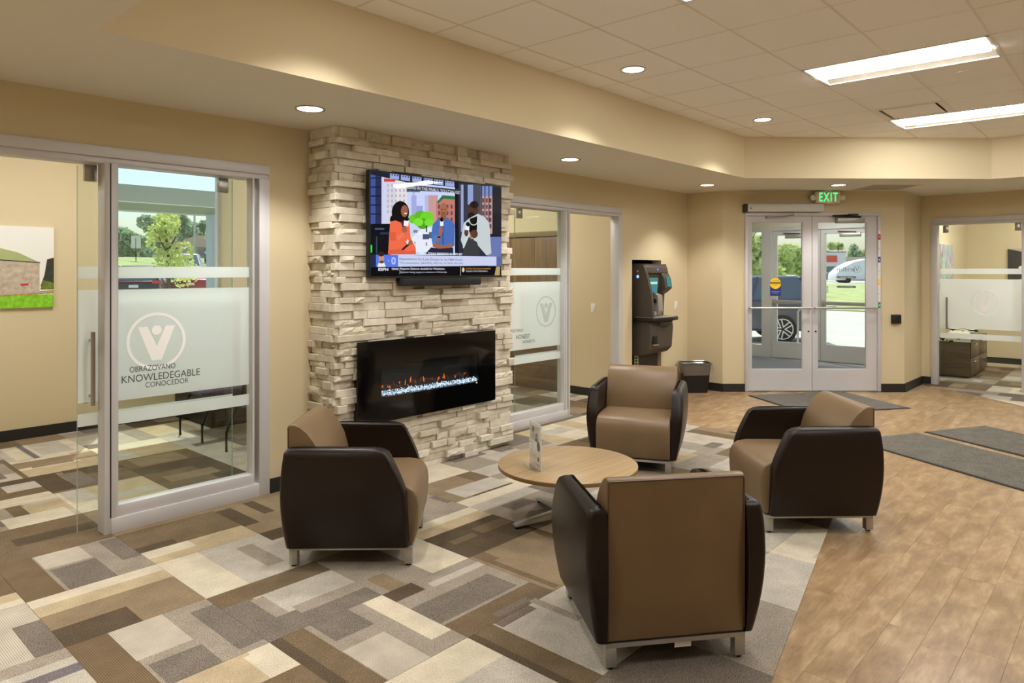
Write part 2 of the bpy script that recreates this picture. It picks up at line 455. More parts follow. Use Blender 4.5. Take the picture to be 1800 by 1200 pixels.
# vestibule
structure(MB().box(8.99, 9.1, 4.86, 5.9, 0, 2.9).box(8.99, 13.05, 5.78, 5.9, 0, 2.9).box(12.95, 13.07, 5.66, 5.78, 0, 2.9).box(12.95, 13.07, 2.54, 3.40, 0, 2.9).box(12.95, 13.07, 3.40, 5.66, 2.42, 2.9).build('wall_vestibule', mat('vestibule_paint', C(214, 206, 186), 0.8)), 'pale walls of the entry vestibule', 'wall')
structure(MB().prism([(8.99, 4.42), (10.62, 2.54), (13.07, 2.54), (13.07, 5.9), (8.99, 5.9)], 2.75, 2.9).build('ceiling_vestibule', M['soffit']), 'white ceiling of the entry vestibule', 'ceiling')

# ------------------------------------------------------------------ baseboards
BH, BT = 0.105, 0.012
def base_run(name, segs, label):
    b = MB()
    for (x0, y0), (x1, y1) in segs:
        d = Vector((x1-x0, y1-y0)); L = d.length; d /= L; n = Vector((d.y, -d.x))     # room on the right-hand side of the run
        p = [(x0, y0), (x1, y1), (x1+n.x*BT, y1+n.y*BT), (x0+n.x*BT, y0+n.y*BT)]
        b.prism(p, 0, BH)
        q = [(x0, y0), (x1, y1), (x1+n.x*BT*1.9, y1+n.y*BT*1.9), (x0+n.x*BT*1.9, y0+n.y*BT*1.9)]
        b.prism(q, 0, 0.012)
    structure(b.build(name, M['base']), label, 'baseboard')
base_run('baseboard_left', [((2.611, 4.72), (2.955, 4.72)), ((4.86, 4.72), (5.05, 4.72)), ((7.206, 4.72), (7.446, 4.72)), ((8.143, 4.72), (8.85, 4.72))], 'black vinyl baseboard along the fireplace wall')
base_run('baseboard_far', [((8.85, 4.72), (8.85, 4.205)), ((8.85, 4.205), (8.85+0.295*DT.x, 4.205+0.295*DT.y))], 'black vinyl baseboard behind the waste bin')
base_run('baseboard_return', [((8.85+2.10*DT.x, 4.205+2.10*DT.y), (10.47, 2.41)), ((10.47, 2.41), (11.4, 2.40)), ((11.4, 2.40), (11.4, 2.281))], 'black vinyl baseboard right of the entry doors')
base_run('baseboard_office_near', [((-0.8, 7.98), (3.83, 7.98)), ((3.83, 7.98), (3.83, 4.86))], 'black vinyl baseboard in the office with the outdoor window')
base_run('baseboard_office_middle', [((7.39, 5.72), (7.39, 4.86))], 'black vinyl baseboard under the light switch in the cabinet office')
base_run('baseboard_office_far', [((14.72, 2.40), (14.72, -1.6)), ((11.52, 2.40), (14.72, 2.40))], 'dark vinyl baseboard in the far office')

# ------------------------------------------------------------------ soffit and tray ceiling
sf = MB()
for poly in ([(-3, -4.5), (1.085, -4.5), (1.085, 3.427), (-3, 3.427)],
             [(-3, 3.427), (7.77, 3.427), (8.85, 4.205), (8.85, 4.72), (-3, 4.72)],
             [(7.77, 3.427), (9.78, 1.345), (10.47, 2.41), (8.85, 4.205)],
             [(9.78, 1.345), (9.78, -4.5), (11.4, -4.5), (11.4, 2.40), (10.47, 2.41)]):
    if area(poly) < 0: poly = poly[::-1]
    sf.prism(poly, ZS, ZC + 0.05, 0, 1)
structure(sf.build('soffit', [M['soffit'], M['bulk']], fix=False), 'lowered soffit and tan bulkhead framing the raised tile ceiling', 'soffit')
ceiling = structure(box('ceiling', -3.0, 11.4, -4.5, 4.72, ZC + 0.05, ZT, mat('plenum', C(120, 112, 100), 0.9)), 'raised grid ceiling of square white tiles', 'ceiling')
TRAY = [(1, 0, -1.085), (-1, 0, 9.78), (0, -1, 3.427), (0, 1, 4.5), (-2.082, -2.01, 2.082*9.78 + 2.01*1.345)]
GX0, GY0, GS, GT = 3.046, 1.973, 0.6075, 0.605
troffers = [(0, -1), (4, -1), (8, -1), (0, -5), (4, -5), (8, -5)]       # lower grid corner: one cell in x, two in y ending at GY0
LIGHT_CELLS = set()
for a, b_ in troffers:
    for k in range(2): LIGHT_CELLS.add((a, b_ - 1 + k + 0))
def gx(i): return GX0 + GS*i
def gy(j): return GY0 + GT*j
VENT = (7, -1)
tile_me = None
for i in range(-4, 12):
    for j in range(-11, 4):
        if (i, j) in LIGHT_CELLS or (i, j) == VENT: continue
        g = 0.006
        poly = clip_poly([(gx(i)+g, gy(j)+g), (gx(i+1)-g, gy(j)+g), (gx(i+1)-g, gy(j+1)-g), (gx(i)+g, gy(j+1)-g)], TRAY)
        if not poly: continue
        if not in_view([(x, y, ZC) for x, y in poly], 420, 560): continue
        if abs(area(poly)) > 0.345:
            if tile_me is None:
                o = MB().prism([(g, g), (GS-g, g), (GS-g, GT-g), (g, GT-g)], 0, 0.018).build('ceiling_tile', M['tile'], ceiling); tile_me = o.data
            else: o = link_mesh('ceiling_tile', tile_me, M['tile'], ceiling)
            o.location = (gx(i), gy(j), ZC)
        else: MB().prism(poly, ZC, ZC + 0.018).build('ceiling_tile', M['tile'], ceiling)
for j in range(-11, 5):
    cuts = sorted(gx(a) for a, b_ in troffers if b_ == j)          # a runner stops at a troffer it would cross
    xs = [1.0] + [v for c_ in cuts for v in (c_, c_ + GS)] + [9.9]
    for xa, xb in zip(xs[::2], xs[1::2]):
        p = clip_poly([(xa, gy(j)-0.007), (xb, gy(j)-0.007), (xb, gy(j)+0.007), (xa, gy(j)+0.007)], TRAY)
        if p and in_view([(x, y, ZC) for x, y in p], 420, 560): MB().prism(p, ZC - 0.003, ZC + 0.012).build('main_runner', M['grid'], ceiling)
for i in range(-4, 13):
    p = clip_poly([(gx(i)-0.006, -4.5), (gx(i)+0.006, -4.5), (gx(i)+0.006, 3.5), (gx(i)-0.006, 3.5)], TRAY)
    if p and in_view([(x, y, ZC) for x, y in p], 420, 560): MB().prism(p, ZC - 0.001, ZC + 0.012).build('cross_runner', M['grid'], ceiling)

# ------------------------------------------------------------------ troffers
def troffer(x0, y0, z, sx, sy, label, group='ceiling troffers'):
    """recessed fixture, long side along y; a curved lens between two white reflectors"""
    t = empty('ceiling_light', (x0 + sx/2, y0 + sy/2, z), 0, label, 'ceiling light', group)
    hx, hy, d = sx/2 - 0.006, sy/2 - 0.006, 0.045
    MB().box(-hx, hx, -hy, -hy+0.018, -0.004, d).box(-hx, hx, hy-0.018, hy, -0.004, d).box(-hx, -hx+0.014, -hy, hy, -0.004, d).box(hx-0.014, hx, -hy, hy, -0.004, d).build('frame', M['white'], t)
    rf = MB()
    for s in (-1, 1):
        prof = [(s*(hx-0.014), 0.004), (s*(hx-0.05), 0.026), (s*(hx-0.10), 0.036), (s*0.11, 0.040), (s*0.11, 0.045), (s*(hx-0.014), 0.045)]
        rf.extr_y(prof, -hy+0.018, hy-0.018)
    rf.build('reflector', bpy.data.materials.get('reflector_satin') or mat('reflector_satin', C(160, 150, 132), 0.5), t, smooth=30)
    n = 10
    prof = [(0.115*math.cos(PI + PI*k/n), 0.027 + 0.045*math.sin(PI + PI*k/n)) for k in range(n+1)]
    MB().extr_y(prof, -hy+0.04, hy-0.04).build('lens', M['lens'], t, smooth=30)
    return t
names = ['long lit troffer at the top edge above the square tiles', 'long lit troffer nearer of the two over the wood floor', 'long lit troffer beside the ceiling diffuser']
for k, (a, b_) in enumerate(troffers):
    troffer(gx(a), gy(b_ - 1), ZC, GS, 2*GT, names[k] if k < 3 else 'lit ceiling troffer beyond the right edge, %s of its row' % ('first', 'second', 'third')[k-3], 'ceiling troffers')
troffer(1.9, 5.8, 3.05, GS, 2*GT, 'lit troffer in the ceiling of the office with the outdoor window', 'office troffers')
troffer(0.2, 5.8, 3.05, GS, 2*GT, 'second lit troffer of the office with the outdoor window', 'office troffers')  # extra fixture out of view, added to brighten this office and its frosted glass
troffer(5.6, 5.8, 3.05, GS, 2*GT, 'lit troffer in the ceiling of the cabinet office', 'office troffers')
troffer(5.6, 6.6 + .55, 3.05, GS, .8, 'second lit troffer of the cabinet office', 'office troffers')  # unseen extra fixture, added to lift the cabinet office brightness
troffer(12.2, 0.9, 2.90, GS, 2*GT, 'second lit troffer of the far credenza office', 'office troffers')  # unseen extra fixture, added so the far office reads brighter
troffer(13.5, -0.2, 2.90, GS, 2*GT, 'lit troffer in the ceiling of the far credenza office', 'office troffers')

# ------------------------------------------------------------------ downlights
def downlight(x, y, z, label, power=SPOT, group='recessed downlights', ang=112):
    t = empty('downlight', (x, y, z), 0, label, 'downlight', group)
    MB().lathe([(0.098, -0.004), (0.098, 0.0), (0.078, 0.002), (0.080, -0.004)], n=32, cap=False).build('trim_ring', mat('downlight_trim', C(120, 105, 84), 0.4), t, smooth=40)
    MB().lathe([(0.08, -0.0035), (0.001, -0.0030)], n=32).build('lamp_face', M['dl'], t)
    l = bpy.data.lights.new('downlight_lamp', 'SPOT'); l.energy = power; l.color = WARM; l.spot_size = math.radians(ang); l.spot_blend = 0.55; l.shadow_soft_size = 0.06
    o = bpy.data.objects.new('downlight_lamp', l); o.parent = t; o.location = (0, 0, -0.02); COL.objects.link(o)
downlight(2.543, 4.067, ZS, 'recessed downlight in the soffit just left of the stone fireplace')
downlight(5.359, 4.086, ZS, 'recessed downlight in the soffit right of the stone fireplace')
downlight(8.102, 4.052, ZS, 'recessed downlight in the soffit near the cash machine corner')
downlight(9.19, 2.845, ZS, 'recessed downlight in the soffit above the exit sign')
downlight(4.603, 2.908, ZC, 'larger looking downlight in the tile ceiling nearer the viewer', ang=120)
downlight(7.011, 2.90, ZC, 'downlight in the tile ceiling toward the entry doors', ang=120)
downlight(2.19, 2.905, ZC, 'downlight in the tile ceiling over the left armchair, beyond the top edge', ang=120)
for k, (x, y) in enumerate([(-.27, 4.067), (0.1, 2.2), (0.1, -0.6), (-1.8, 2.2), (-1.8, -0.6), (0.1, -3.2)]):  # unseen stronger downlights added to brighten the left wall, soffit and ceiling
    downlight(x, y, ZS, ['downlight in the soffit before the near office, beyond the left edge', 'soffit downlight beyond the top left corner', 'soffit downlight above the viewer', 'soffit downlight behind the viewer by the near wall', 'second soffit downlight behind the viewer by the near wall', 'soffit downlight behind the viewer by the rear wall'][k], SPOT*2.1)
downlight(11.6, 4.3, 2.75, 'downlight in the vestibule ceiling between the two door pairs', 90)  # added because the vestibule came out too dark
troffer(11.3, 3.4, 2.70, GS, 2*GT, 'lit troffer in the vestibule ceiling before the outer doors', 'office troffers')
downlight(10.6, 0.6, ZS, 'downlight in the soffit before the far office, beyond the right edge')

# ------------------------------------------------------------------ diffuser, grille, sprinkler
t = empty('air_diffuser', (gx(7)+GS/2, gy(-1)+GT/2, ZC), 0, 'square plaque air diffuser in the tile ceiling beside a troffer', 'air vent')
MB().box(-.298, .298, -.298, -.245, -.004, .012).box(-.298, .298, .245, .298, -.004, .012).box(-.298, -.245, -.245, .245, -.004, .012).box(.245, .298, -.245, .245, -.004, .012).build('flange', M['grid'], t)
box('throat', -.245, .245, -.245, .245, .04, .045, M['black'], t)
MB().loft([[(sx*a, sy*a, z) for sx, sy in ((-1, -1), (1, -1), (1, 1), (-1, 1))] for a, z in ((.215, -.006), (.222, .0), (.19, .016))]).build('plaque', M['tile'], t)
t = empty('return_grille', (9.84, 2.48, ZS), D_RZ, 'flat grey return air grille in the soffit above the entry doors', 'air vent')
MB().box(-.30, .30, -.285, -.265, -.006, .0).box(-.30, .30, .265, .285, -.006, 0).box(-.30, -.28, -.265, .265, -.006, 0).box(.28, .30, -.265, .265, -.006, 0).build('frame', M['soffit'], t)
box('backing', -.28, .28, -.265, .265, -.003, -.001, mat('grille_backing', C(150, 140, 118), 0.8), t)  # flat backing plate, darker in tone than the slats
for k in range(16):
    y = -.25 + k*.0333
    box('slat', -.28, .28, y, y+.016, -.007, -.004, mat('grille_slat', C(190, 182, 160), 0.6) if k == 0 else bpy.data.materials['grille_slat'], t)
t = empty('sprinkler', (6.37, 1.06, ZC), 0, 'small flush sprinkler cover in the tile ceiling', 'sprinkler')
MB().lathe([(0.045, -0.004), (0.045, 0), ], n=20).build('cover_plate', M['tile'], t)

# ------------------------------------------------------------------ floor: subfloor, carpet tiles, planks, mats
floor = structure(MB().box(-3, 11.45, -4.5, 4.79, -0.12, -0.006).box(-0.8, 7.39, 4.79, 8.0, -0.12, -0.006).box(11.45, 14.72, -1.6, 2.4, -0.12, -0.006).build('floor', M['subfloor']), 'lobby floor of patterned carpet tiles and wood-look planks', 'floor')
KX, KY, KS, KT = 0.962, 1.607, 0.602, 0.606
LOBBY = [(-0.207, 1, -1.095 + 0.207*2.726), (-1, 0, 6.70), (0, -1, 4.72), (1, 0, 2.9), (0, 1, 4.4)]
OFF1 = [(1, 0, 0.8), (-1, 0, 3.83), (0, 1, -4.72), (0, -1, 7.98)]
OFF2 = [(1, 0, -3.95), (-1, 0, 7.39), (0, 1, -4.72), (0, -1, 8.0)]
RS = (1.088 - 2.106) / (10.236 - 11.107)
OFF3 = [(RS, -1, 2.106 - RS*11.107), (-1, 0, 14.72), (0, -1, 2.40), (0, 1, 1.6)]
FAMS = ['ntd', 'tnd', 'cbl', 'bct', 'lmg', 'mgl', 'glm', 'lcm', 'Lmg', 'Nnd', 'dnt', 'mlb']
# printed colour fields of the carpet, in floor coordinates (x0, y0, x1, y1, colour)
BASE = {(0, 4): 'N', (0, 3): 't', (0, 2): 'N', (-1, 4): 'N', (-1, 3): 'L', (-1, 2): 'l', (0, 1): 'n', (1, 1): 'm', (1, 4): 'n', (2, 4): 't', (0, 5): 'n', (1, 5): 't', (-1, 5): 'n', (1, 3): 'l', (2, 3): 'l', (2, 5): 't', (4, 0): 'm', (5, 0): 'l', (3, -1): 'm', (2, -1): 'g', (4, -1): 'l'}
PAINT = [(1.124, 4.884, 1.549, 5.027, 'd'), (-0.300, 4.031, 0.962, 4.200, 'b'), (-0.300, 4.031, 0.962, 4.100, 'c'), (1.133, 4.031, 1.564, 4.637, 'm'), (1.140, 4.400,
    1.367, 4.637, 'L'), (1.152, 4.048, 1.373, 4.372, 'g'), (1.464, 4.234, 1.569, 4.616, 'g'), (1.464, 4.223, 1.565, 4.616, 'g'), (0.962, 3.807, 1.564, 4.031, 'b'),
    (0.962, 3.930, 1.564, 4.031, 'c'), (0.976, 3.435, 1.273, 3.631, 'd'), (0.850, 3.416, 0.963, 3.790, 'g'), (-0.300, 3.330, 0.962, 3.425, 'm'), (0.755, 3.188, 0.967,
    3.262, 'p'), (1.128, 2.819, 1.564, 3.425, 'm'), (1.124, 3.090, 1.356, 3.413, 'L'), (1.143, 2.818, 1.361, 3.026, 'g'), (1.449, 2.863, 1.552, 3.342, 'g'), (1.564,
    4.031, 2.166, 4.246, 'b'), (1.576, 4.130, 1.830, 4.247, 'c'), (1.578, 4.255, 1.778, 4.342, 'd'), (2.159, 4.212, 2.273, 4.612, 'd'), (1.762, 4.707, 1.938, 4.759, 'd'),
    (2.369, 4.336, 2.448, 4.629, 'd'), (2.175, 3.874, 2.349, 4.030, 'd'), (1.940, 4.631, 2.453, 4.643, 'c'), (1.564, 3.425, 1.790, 4.031, 'c'), (1.962, 3.552, 2.061,
    3.915, 'm'), (1.564, 2.819, 2.166, 3.425, 'g'), (1.720, 3.000, 2.166, 3.260, 'l'), (1.800, 2.950, 2.166, 3.040, 'm'), (1.699, 3.002, 1.765, 3.245, 'm'), (1.584,
    3.019, 1.681, 3.235, 'g'), (1.563, 2.971, 1.842, 2.985, 'm'), (1.564, 3.262, 2.166, 3.425, 'n'), (0.962, 2.569, 1.564, 2.819, 'b'), (1.463, 2.572, 1.560, 2.825, 'c'),
    (1.431, 2.569, 1.558, 2.790, 'c'), (1.564, 2.213, 1.730, 2.819, 'n'), (1.564, 2.213, 1.620, 2.819, 'd'), (1.730, 2.213, 2.166, 2.819, 'm'), (1.762, 2.614, 1.966,
    2.841, 'g'), (1.735, 2.212, 1.954, 2.527, 'L'), (2.048, 2.316, 2.160, 2.817, 'c'), (2.164, 2.706, 2.352, 2.813, 'g'), (2.166, 2.213, 2.768, 2.370, 'n'), (2.166,
    2.370, 2.768, 2.819, 'm'), (2.164, 2.706, 2.352, 2.813, 'd'), (2.182, 2.391, 2.696, 2.602, 'g'), (2.400, 2.691, 2.757, 2.747, 'l'), (2.166, 2.819, 2.768, 3.425, 'm'),
    (2.500, 2.819, 2.768, 3.425, 'c'), (2.218, 2.831, 2.326, 3.021, 't'), (1.564, 1.607, 2.166, 2.213, 'c'), (1.730, 1.607, 2.166, 2.000, 'l'), (2.166, 1.607, 2.323,
    2.213, 'n'), (2.166, 1.607, 2.210, 2.213, 'd'), (2.323, 1.607, 2.768, 2.213, 'l'), (2.334, 2.158, 2.572, 2.217, 'g'), (2.602, 1.942, 2.651, 2.234, 'm'), (2.389,
    2.234, 2.625, 2.280, 'g'), (2.768, 1.607, 3.370, 2.213, 'l'), (2.768, 2.213, 3.370, 2.819, 't'), (2.939, 2.346, 2.943, 2.717, 'd'), (2.797, 2.232, 2.840, 2.694, 'n'),
    (2.793, 2.385, 2.803, 2.605, 'd'), (2.793, 2.692, 2.886, 2.828, 'n'), (2.768, 2.819, 3.370, 3.210, 'd'), (2.853, 3.015, 3.046, 3.078, 'n'), (3.088, 3.020, 3.453,
    3.127, 'n'), (2.768, 3.210, 3.370, 3.425, 'b'), (2.768, 3.330, 3.370, 3.425, 'c'), (3.370, 2.213, 3.972, 2.819, 'c'), (3.370, 2.819, 3.972, 3.425, 'm'), (3.527,
    3.156, 3.760, 3.285, 'g'), (3.399, 3.029, 3.483, 3.271, 'm'), (3.370, 3.300, 3.972, 3.425, 'l'), (2.768, 3.425, 3.370, 4.031, 'm'), (3.485, 3.586, 3.990, 3.806, 'l'),
    (3.320, 3.597, 3.362, 3.778, 'g'), (3.384, 3.447, 3.712, 3.557, 'g'), (3.175, 3.458, 3.176, 3.613, 'g'), (2.768, 3.850, 3.370, 4.031, 'n'), (3.370, 3.425, 3.972,
    3.560, 'c'), (2.768, 4.031, 3.370, 4.637, 'l'), (3.370, 4.031, 3.972, 4.637, 'c'), (1.245, 5.252, 1.334, 5.843, 'n'), (1.347, 6.108, 1.572, 6.320, 'l'), (1.208,
    5.737, 1.565, 5.949, 'c'), (1.334, 5.389, 1.569, 5.682, 'b'), (1.582, 5.895, 1.730, 6.473, 'd'), (1.736, 5.910, 1.889, 6.364, 'g'), (1.593, 5.492, 1.755, 5.863, 'l'),
    (1.575, 5.360, 1.739, 5.477, 'c'), (1.168, 5.252, 1.529, 5.479, 'c'), (1.526, 6.469, 1.567, 7.161, 'n'), (1.575, 6.776, 2.165, 6.988, 't'), (1.580, 6.466, 2.066,
    6.701, 'b'), (1.751, 7.061, 1.794, 7.697, 'p'), (1.628, 7.094, 1.741, 7.638, 'c'), (1.825, 7.139, 2.078, 7.672, 'l')]
def pattern(i, j):
    r = random.Random(i*7919 + j*104729 + 5)
    a, b_, c_ = r.choice(FAMS)
    q = [0.27, 0.36, 0.4, 0.6, 0.64, 0.73]
    out = [(0, 0, 1, 1, a)]
    k = r.choice(q)
    if r.random() < 0.5: out.append((0, 0, 1, k, b_) if r.random() < .5 else (0, k, 1, 1, b_))
    else: out.append((0, 0, k, 1, b_) if r.random() < .5 else (k, 0, 1, 1, b_))
    u0, v0 = r.choice([0, .15, .3, .45]), r.choice([0, .15, .3, .45])
    out.append((u0, v0, min(1, u0 + r.choice([.35, .5, .65])), min(1, v0 + r.choice([.2, .3, .5])), c_))
    if (i, j) in BASE: out = [(0, 0, 1, 1, BASE[(i, j)])]
    X, Y = KX + KS*i, KY + KT*j
    for x0, y0, x1, y1, k in PAINT:
        a, b2, c2, d2 = max(0, (x0-X)/KS), max(0, (y0-Y)/KT), min(1, (x1-X)/KS), min(1, (y1-Y)/KT)
        if c2 - a > .03 and d2 - b2 > .03:
            sn = lambda v: 0 if v < .03 else (1 if v > .97 else round(v, 3))
            out.append((sn(a), sn(b2), sn(c2), sn(d2), k))
    for n_ in range(len(out)-1, -1, -1):
        if out[n_][:4] == (0, 0, 1, 1): return out[n_:]
    return out
carpet_n = 0
def carpet_tile(i, j, halves):
    x0, y0 = KX + KS*i, KY + KT*j
    g = 0.0008
    sq = [(x0+g, y0+g), (x0+KS-g, y0+g), (x0+KS-g, y0+KT-g), (x0+g, y0+KT-g)]
    poly = clip_poly(sq, halves)
    if not poly or not in_view([(x, y, 0) for x, y in poly], 520, 420): return
    b = MB()
    rects = pattern(i, j)
    us = sorted({u for r in rects for u in (r[0], r[2])}); vs = sorted({v for r in rects for v in (r[1], r[3])})
    for a in range(len(us)-1):
        for c_ in range(len(vs)-1):
            um, vm = (us[a]+us[a+1])/2, (vs[c_]+vs[c_+1])/2
            key = [r[4] for r in rects if r[0] <= um <= r[2] and r[1] <= vm <= r[3]][-1]
            X = lambda u: x0 + min(max(u*KS, g), KS-g)
            Y = lambda v: y0 + min(max(v*KT, g), KT-g)
            p = clip_poly([(X(us[a]), Y(vs[c_])), (X(us[a+1]), Y(vs[c_])), (X(us[a+1]), Y(vs[c_+1])), (X(us[a]), Y(vs[c_+1]))], halves)
            if p: b.flat([(x, y, 0.005) for x, y in p], CK.index(key))
    n = len(poly)
    for k in range(n):
        p, q = poly[k], poly[(k+1) % n]
        b.flat([(p[0], p[1], -0.004), (q[0], q[1], -0.004), (q[0], q[1], 0.005), (p[0], p[1], 0.005)], CK.index(rects[0][4]))
    b.build('carpet_tile', CM, floor, fix=False)
for i in range(-5, 24):
    for j in range(-8, 12):
        x0, y0 = KX + KS*i, KY + KT*j
        carpet_tile(i, j, LOBBY)
        if y0 + KT > 4.72:
            cx = to_px(x0 + .3, y0 + .3)
            if x0 < 3.83 and cx and -500 < cx[0] < 800: carpet_tile(i, j, OFF1)
            if 3.9 < x0 and cx and 680 < cx[0] < 1220: carpet_tile(i, j, OFF2)
        if x0 > 8.5 and y0 < 2.4: carpet_tile(i, j, OFF3)

def fully_inside(poly, halves): return all(h[0]*x + h[1]*y + h[2] > 0.02 for x, y in poly for h in halves)
planks = []
PW, PL = 0.150, 0.915
for r in range(-30, 28):
    y0 = 0.73 + PW*r
    if y0 < -3.2 or y0 > 4.72: continue
    ox = random.Random(r*31+3).uniform(0, PL)
    for k in range(-1, 14):
        x0 = 1.5 + ox + PL*(k-1)
        p = clip_poly([(x0+.0003, y0+.0003), (x0+PL-.0003, y0+.0003), (x0+PL-.0003, y0+PW-.0003), (x0+.0003, y0+PW-.0003)], [(-1, 0, 11.4), (0, -1, 4.72)])
        if not p or fully_inside(p, LOBBY) or fully_inside(p, OFF3): continue
        cx, cy = sum(q[0] for q in p)/len(p), sum(q[1] for q in p)/len(p)
        if (cx-8.85)*DN.x + (cy-4.205)*DN.y > 0.08 or (cx > 8.85 and cy > 4.2) or (cx > 10.47 and cy > 2.41): continue
        if not in_view([(x, y, 0) for x, y in p], 350, 320): continue
        d = to_px(cx, cy); planks.append((d[2], p))
planks.sort(key=lambda q: q[0])
rest = MB()
plank_me = None
for n_, (d, p) in enumerate(planks):
    full = len(p) == 4 and abs(abs(area(p)) - (PL-.0006)*(PW-.0006)) < 1e-5
    if n_ < 300:
        if full:
            if plank_me is None:
                b = MB().loft([[(sx, sy, z) for sx, sy in ((e, e), (PL-.0006-e, e), (PL-.0006-e, PW-.0006-e), (e, PW-.0006-e))] for e, z in ((0, -.005), (0, -.0005), (.0007, 0))])
                o = b.build('plank', M['plank'], floor); plank_me = o.data
            else: o = link_mesh('plank', plank_me, M['plank'], floor)
            o.location = (min(q[0] for q in p), min(q[1] for q in p), 0)
        else: MB().prism(p, -.005, 0).build('plank', M['plank'], floor)
    else: rest.prism(p, -.005, 0)
if rest.v: rest.build('plank_field', M['plank'], floor, kind='stuff')
structure(MB().prism([(8.99, 4.3), (10.62, 2.5), (13.0, 2.5), (13.0, 5.85), (8.99, 5.85)], -0.1, 0.0).build('floor_vestibule', mat('vestibule_carpet', C(116, 118, 124), 0.95, vary=0.12, vscale=60)), 'dark grey carpet floor of the entry vestibule', 'floor')

def floor_mat(p0, u, length, v, width, label):
    """p0 a corner, u and v unit directions"""
    t = empty('entrance_mat', (p0[0], p0[1], 0), math.atan2(u[1], u[0]), label, 'mat', 'grey entrance mats')
    s = 1 if u[0]*v[1] - u[1]*v[0] > 0 else -1
    y0, y1 = (0, width) if s > 0 else (-width, 0)
    box('rubber_border', 0, length, y0, y1, 0, 0.007, M['matedge'], t, bevel=0.002)
    box('pile', 0.018, length-0.018, y0+0.018, y1-0.018, 0.004, 0.011, M['matpile'], t)
mu = Vector((-0.503, -0.914)).normalized(); mv = Vector((-mu.y, mu.x))      # mv points away to +x
floor_mat((7.866, 1.697), mu, 2.4, -mv, 0.86, 'charcoal entrance mat behind the right armchair, nearer of the two parallel mats')
floor_mat((7.967, 1.655), mu, 2.4, mv, 0.83, 'charcoal entrance mat lying parallel beyond the other mat at the right')
floor_mat((8.77, 3.824), Vector((0.826, -0.563)), 1.38, Vector((-0.563, -0.826)), 1.2, 'charcoal entrance mat directly before the glass entry doors')

# ------------------------------------------------------------------ lettering helper
def text_mesh(name, txt, m, parent, x, z, width=None, height=None, y=0.0, align='LEFT', mirror=False, bold=0.0, gap=1.0):
    """flat letters standing in the local x-z plane, facing -y; x,z is the lower left (or centre) of the line"""
    cu = bpy.data.curves.new('lettering', 'FONT'); cu.body = txt; cu.size = 1.0; cu.offset = bold; cu.space_character = gap; cu.resolution_u = 3
    tmp = bpy.data.objects.new('lettering', cu); COL.objects.link(tmp)
    bpy.context.view_layer.update()
    me = bpy.data.meshes.new_from_object(tmp.evaluated_get(bpy.context.evaluated_depsgraph_get()))
    bpy.data.objects.remove(tmp); bpy.data.curves.remove(cu)
    xs = [v.co.x for v in me.vertices]; ys = [v.co.y for v in me.vertices]
    x0, x1, y0, y1 = min(xs), max(xs), min(ys), max(ys)
    sx = (width / (x1-x0)) if width else None; sz = (height / (y1-y0)) if height else None
    sx = sx or sz; sz = sz or sx
    for v in me.vertices:
        px = (v.co.x - x0) * sx; pz = (v.co.y - y0) * sz
        if align == 'CENTER': px -= (x1-x0)*sx/2
        if mirror: px = -px
        v.co = (x + px, y, z + pz)
    me.materials.clear()
    return link_mesh(name, me, m, parent)

def disc(cx, cz, r, y, n=28, a0=0.0): return [(cx + r*math.cos(a0+2*PI*k/n), y, cz + r*math.sin(a0+2*PI*k/n)) for k in range(n)]

def emblem(parent, cx, cz, r, y, m):
    b = MB(); n = 40
    o = disc(cx, cz, r, y, n); i_ = disc(cx, cz, r*0.90, y, n)
    b.add(o + i_, [(k, (k+1) % n, n + (k+1) % n, n + k) for k in range(n)])
    w = r*0.62
    for s in (-1, 1):
        b.flat([(cx + s*w*1.02, y, cz + .52*r), (cx + s*w*0.50, y, cz + .52*r), (cx + s*0.0, y, cz - .18*r), (cx, y, cz - .68*r), (cx + s*.17*r, y, cz - .68*r)])
    b.flat(disc(cx, cz + .38*r, .17*r, y, 18))
    return b.build('emblem', m, parent, fix=False)

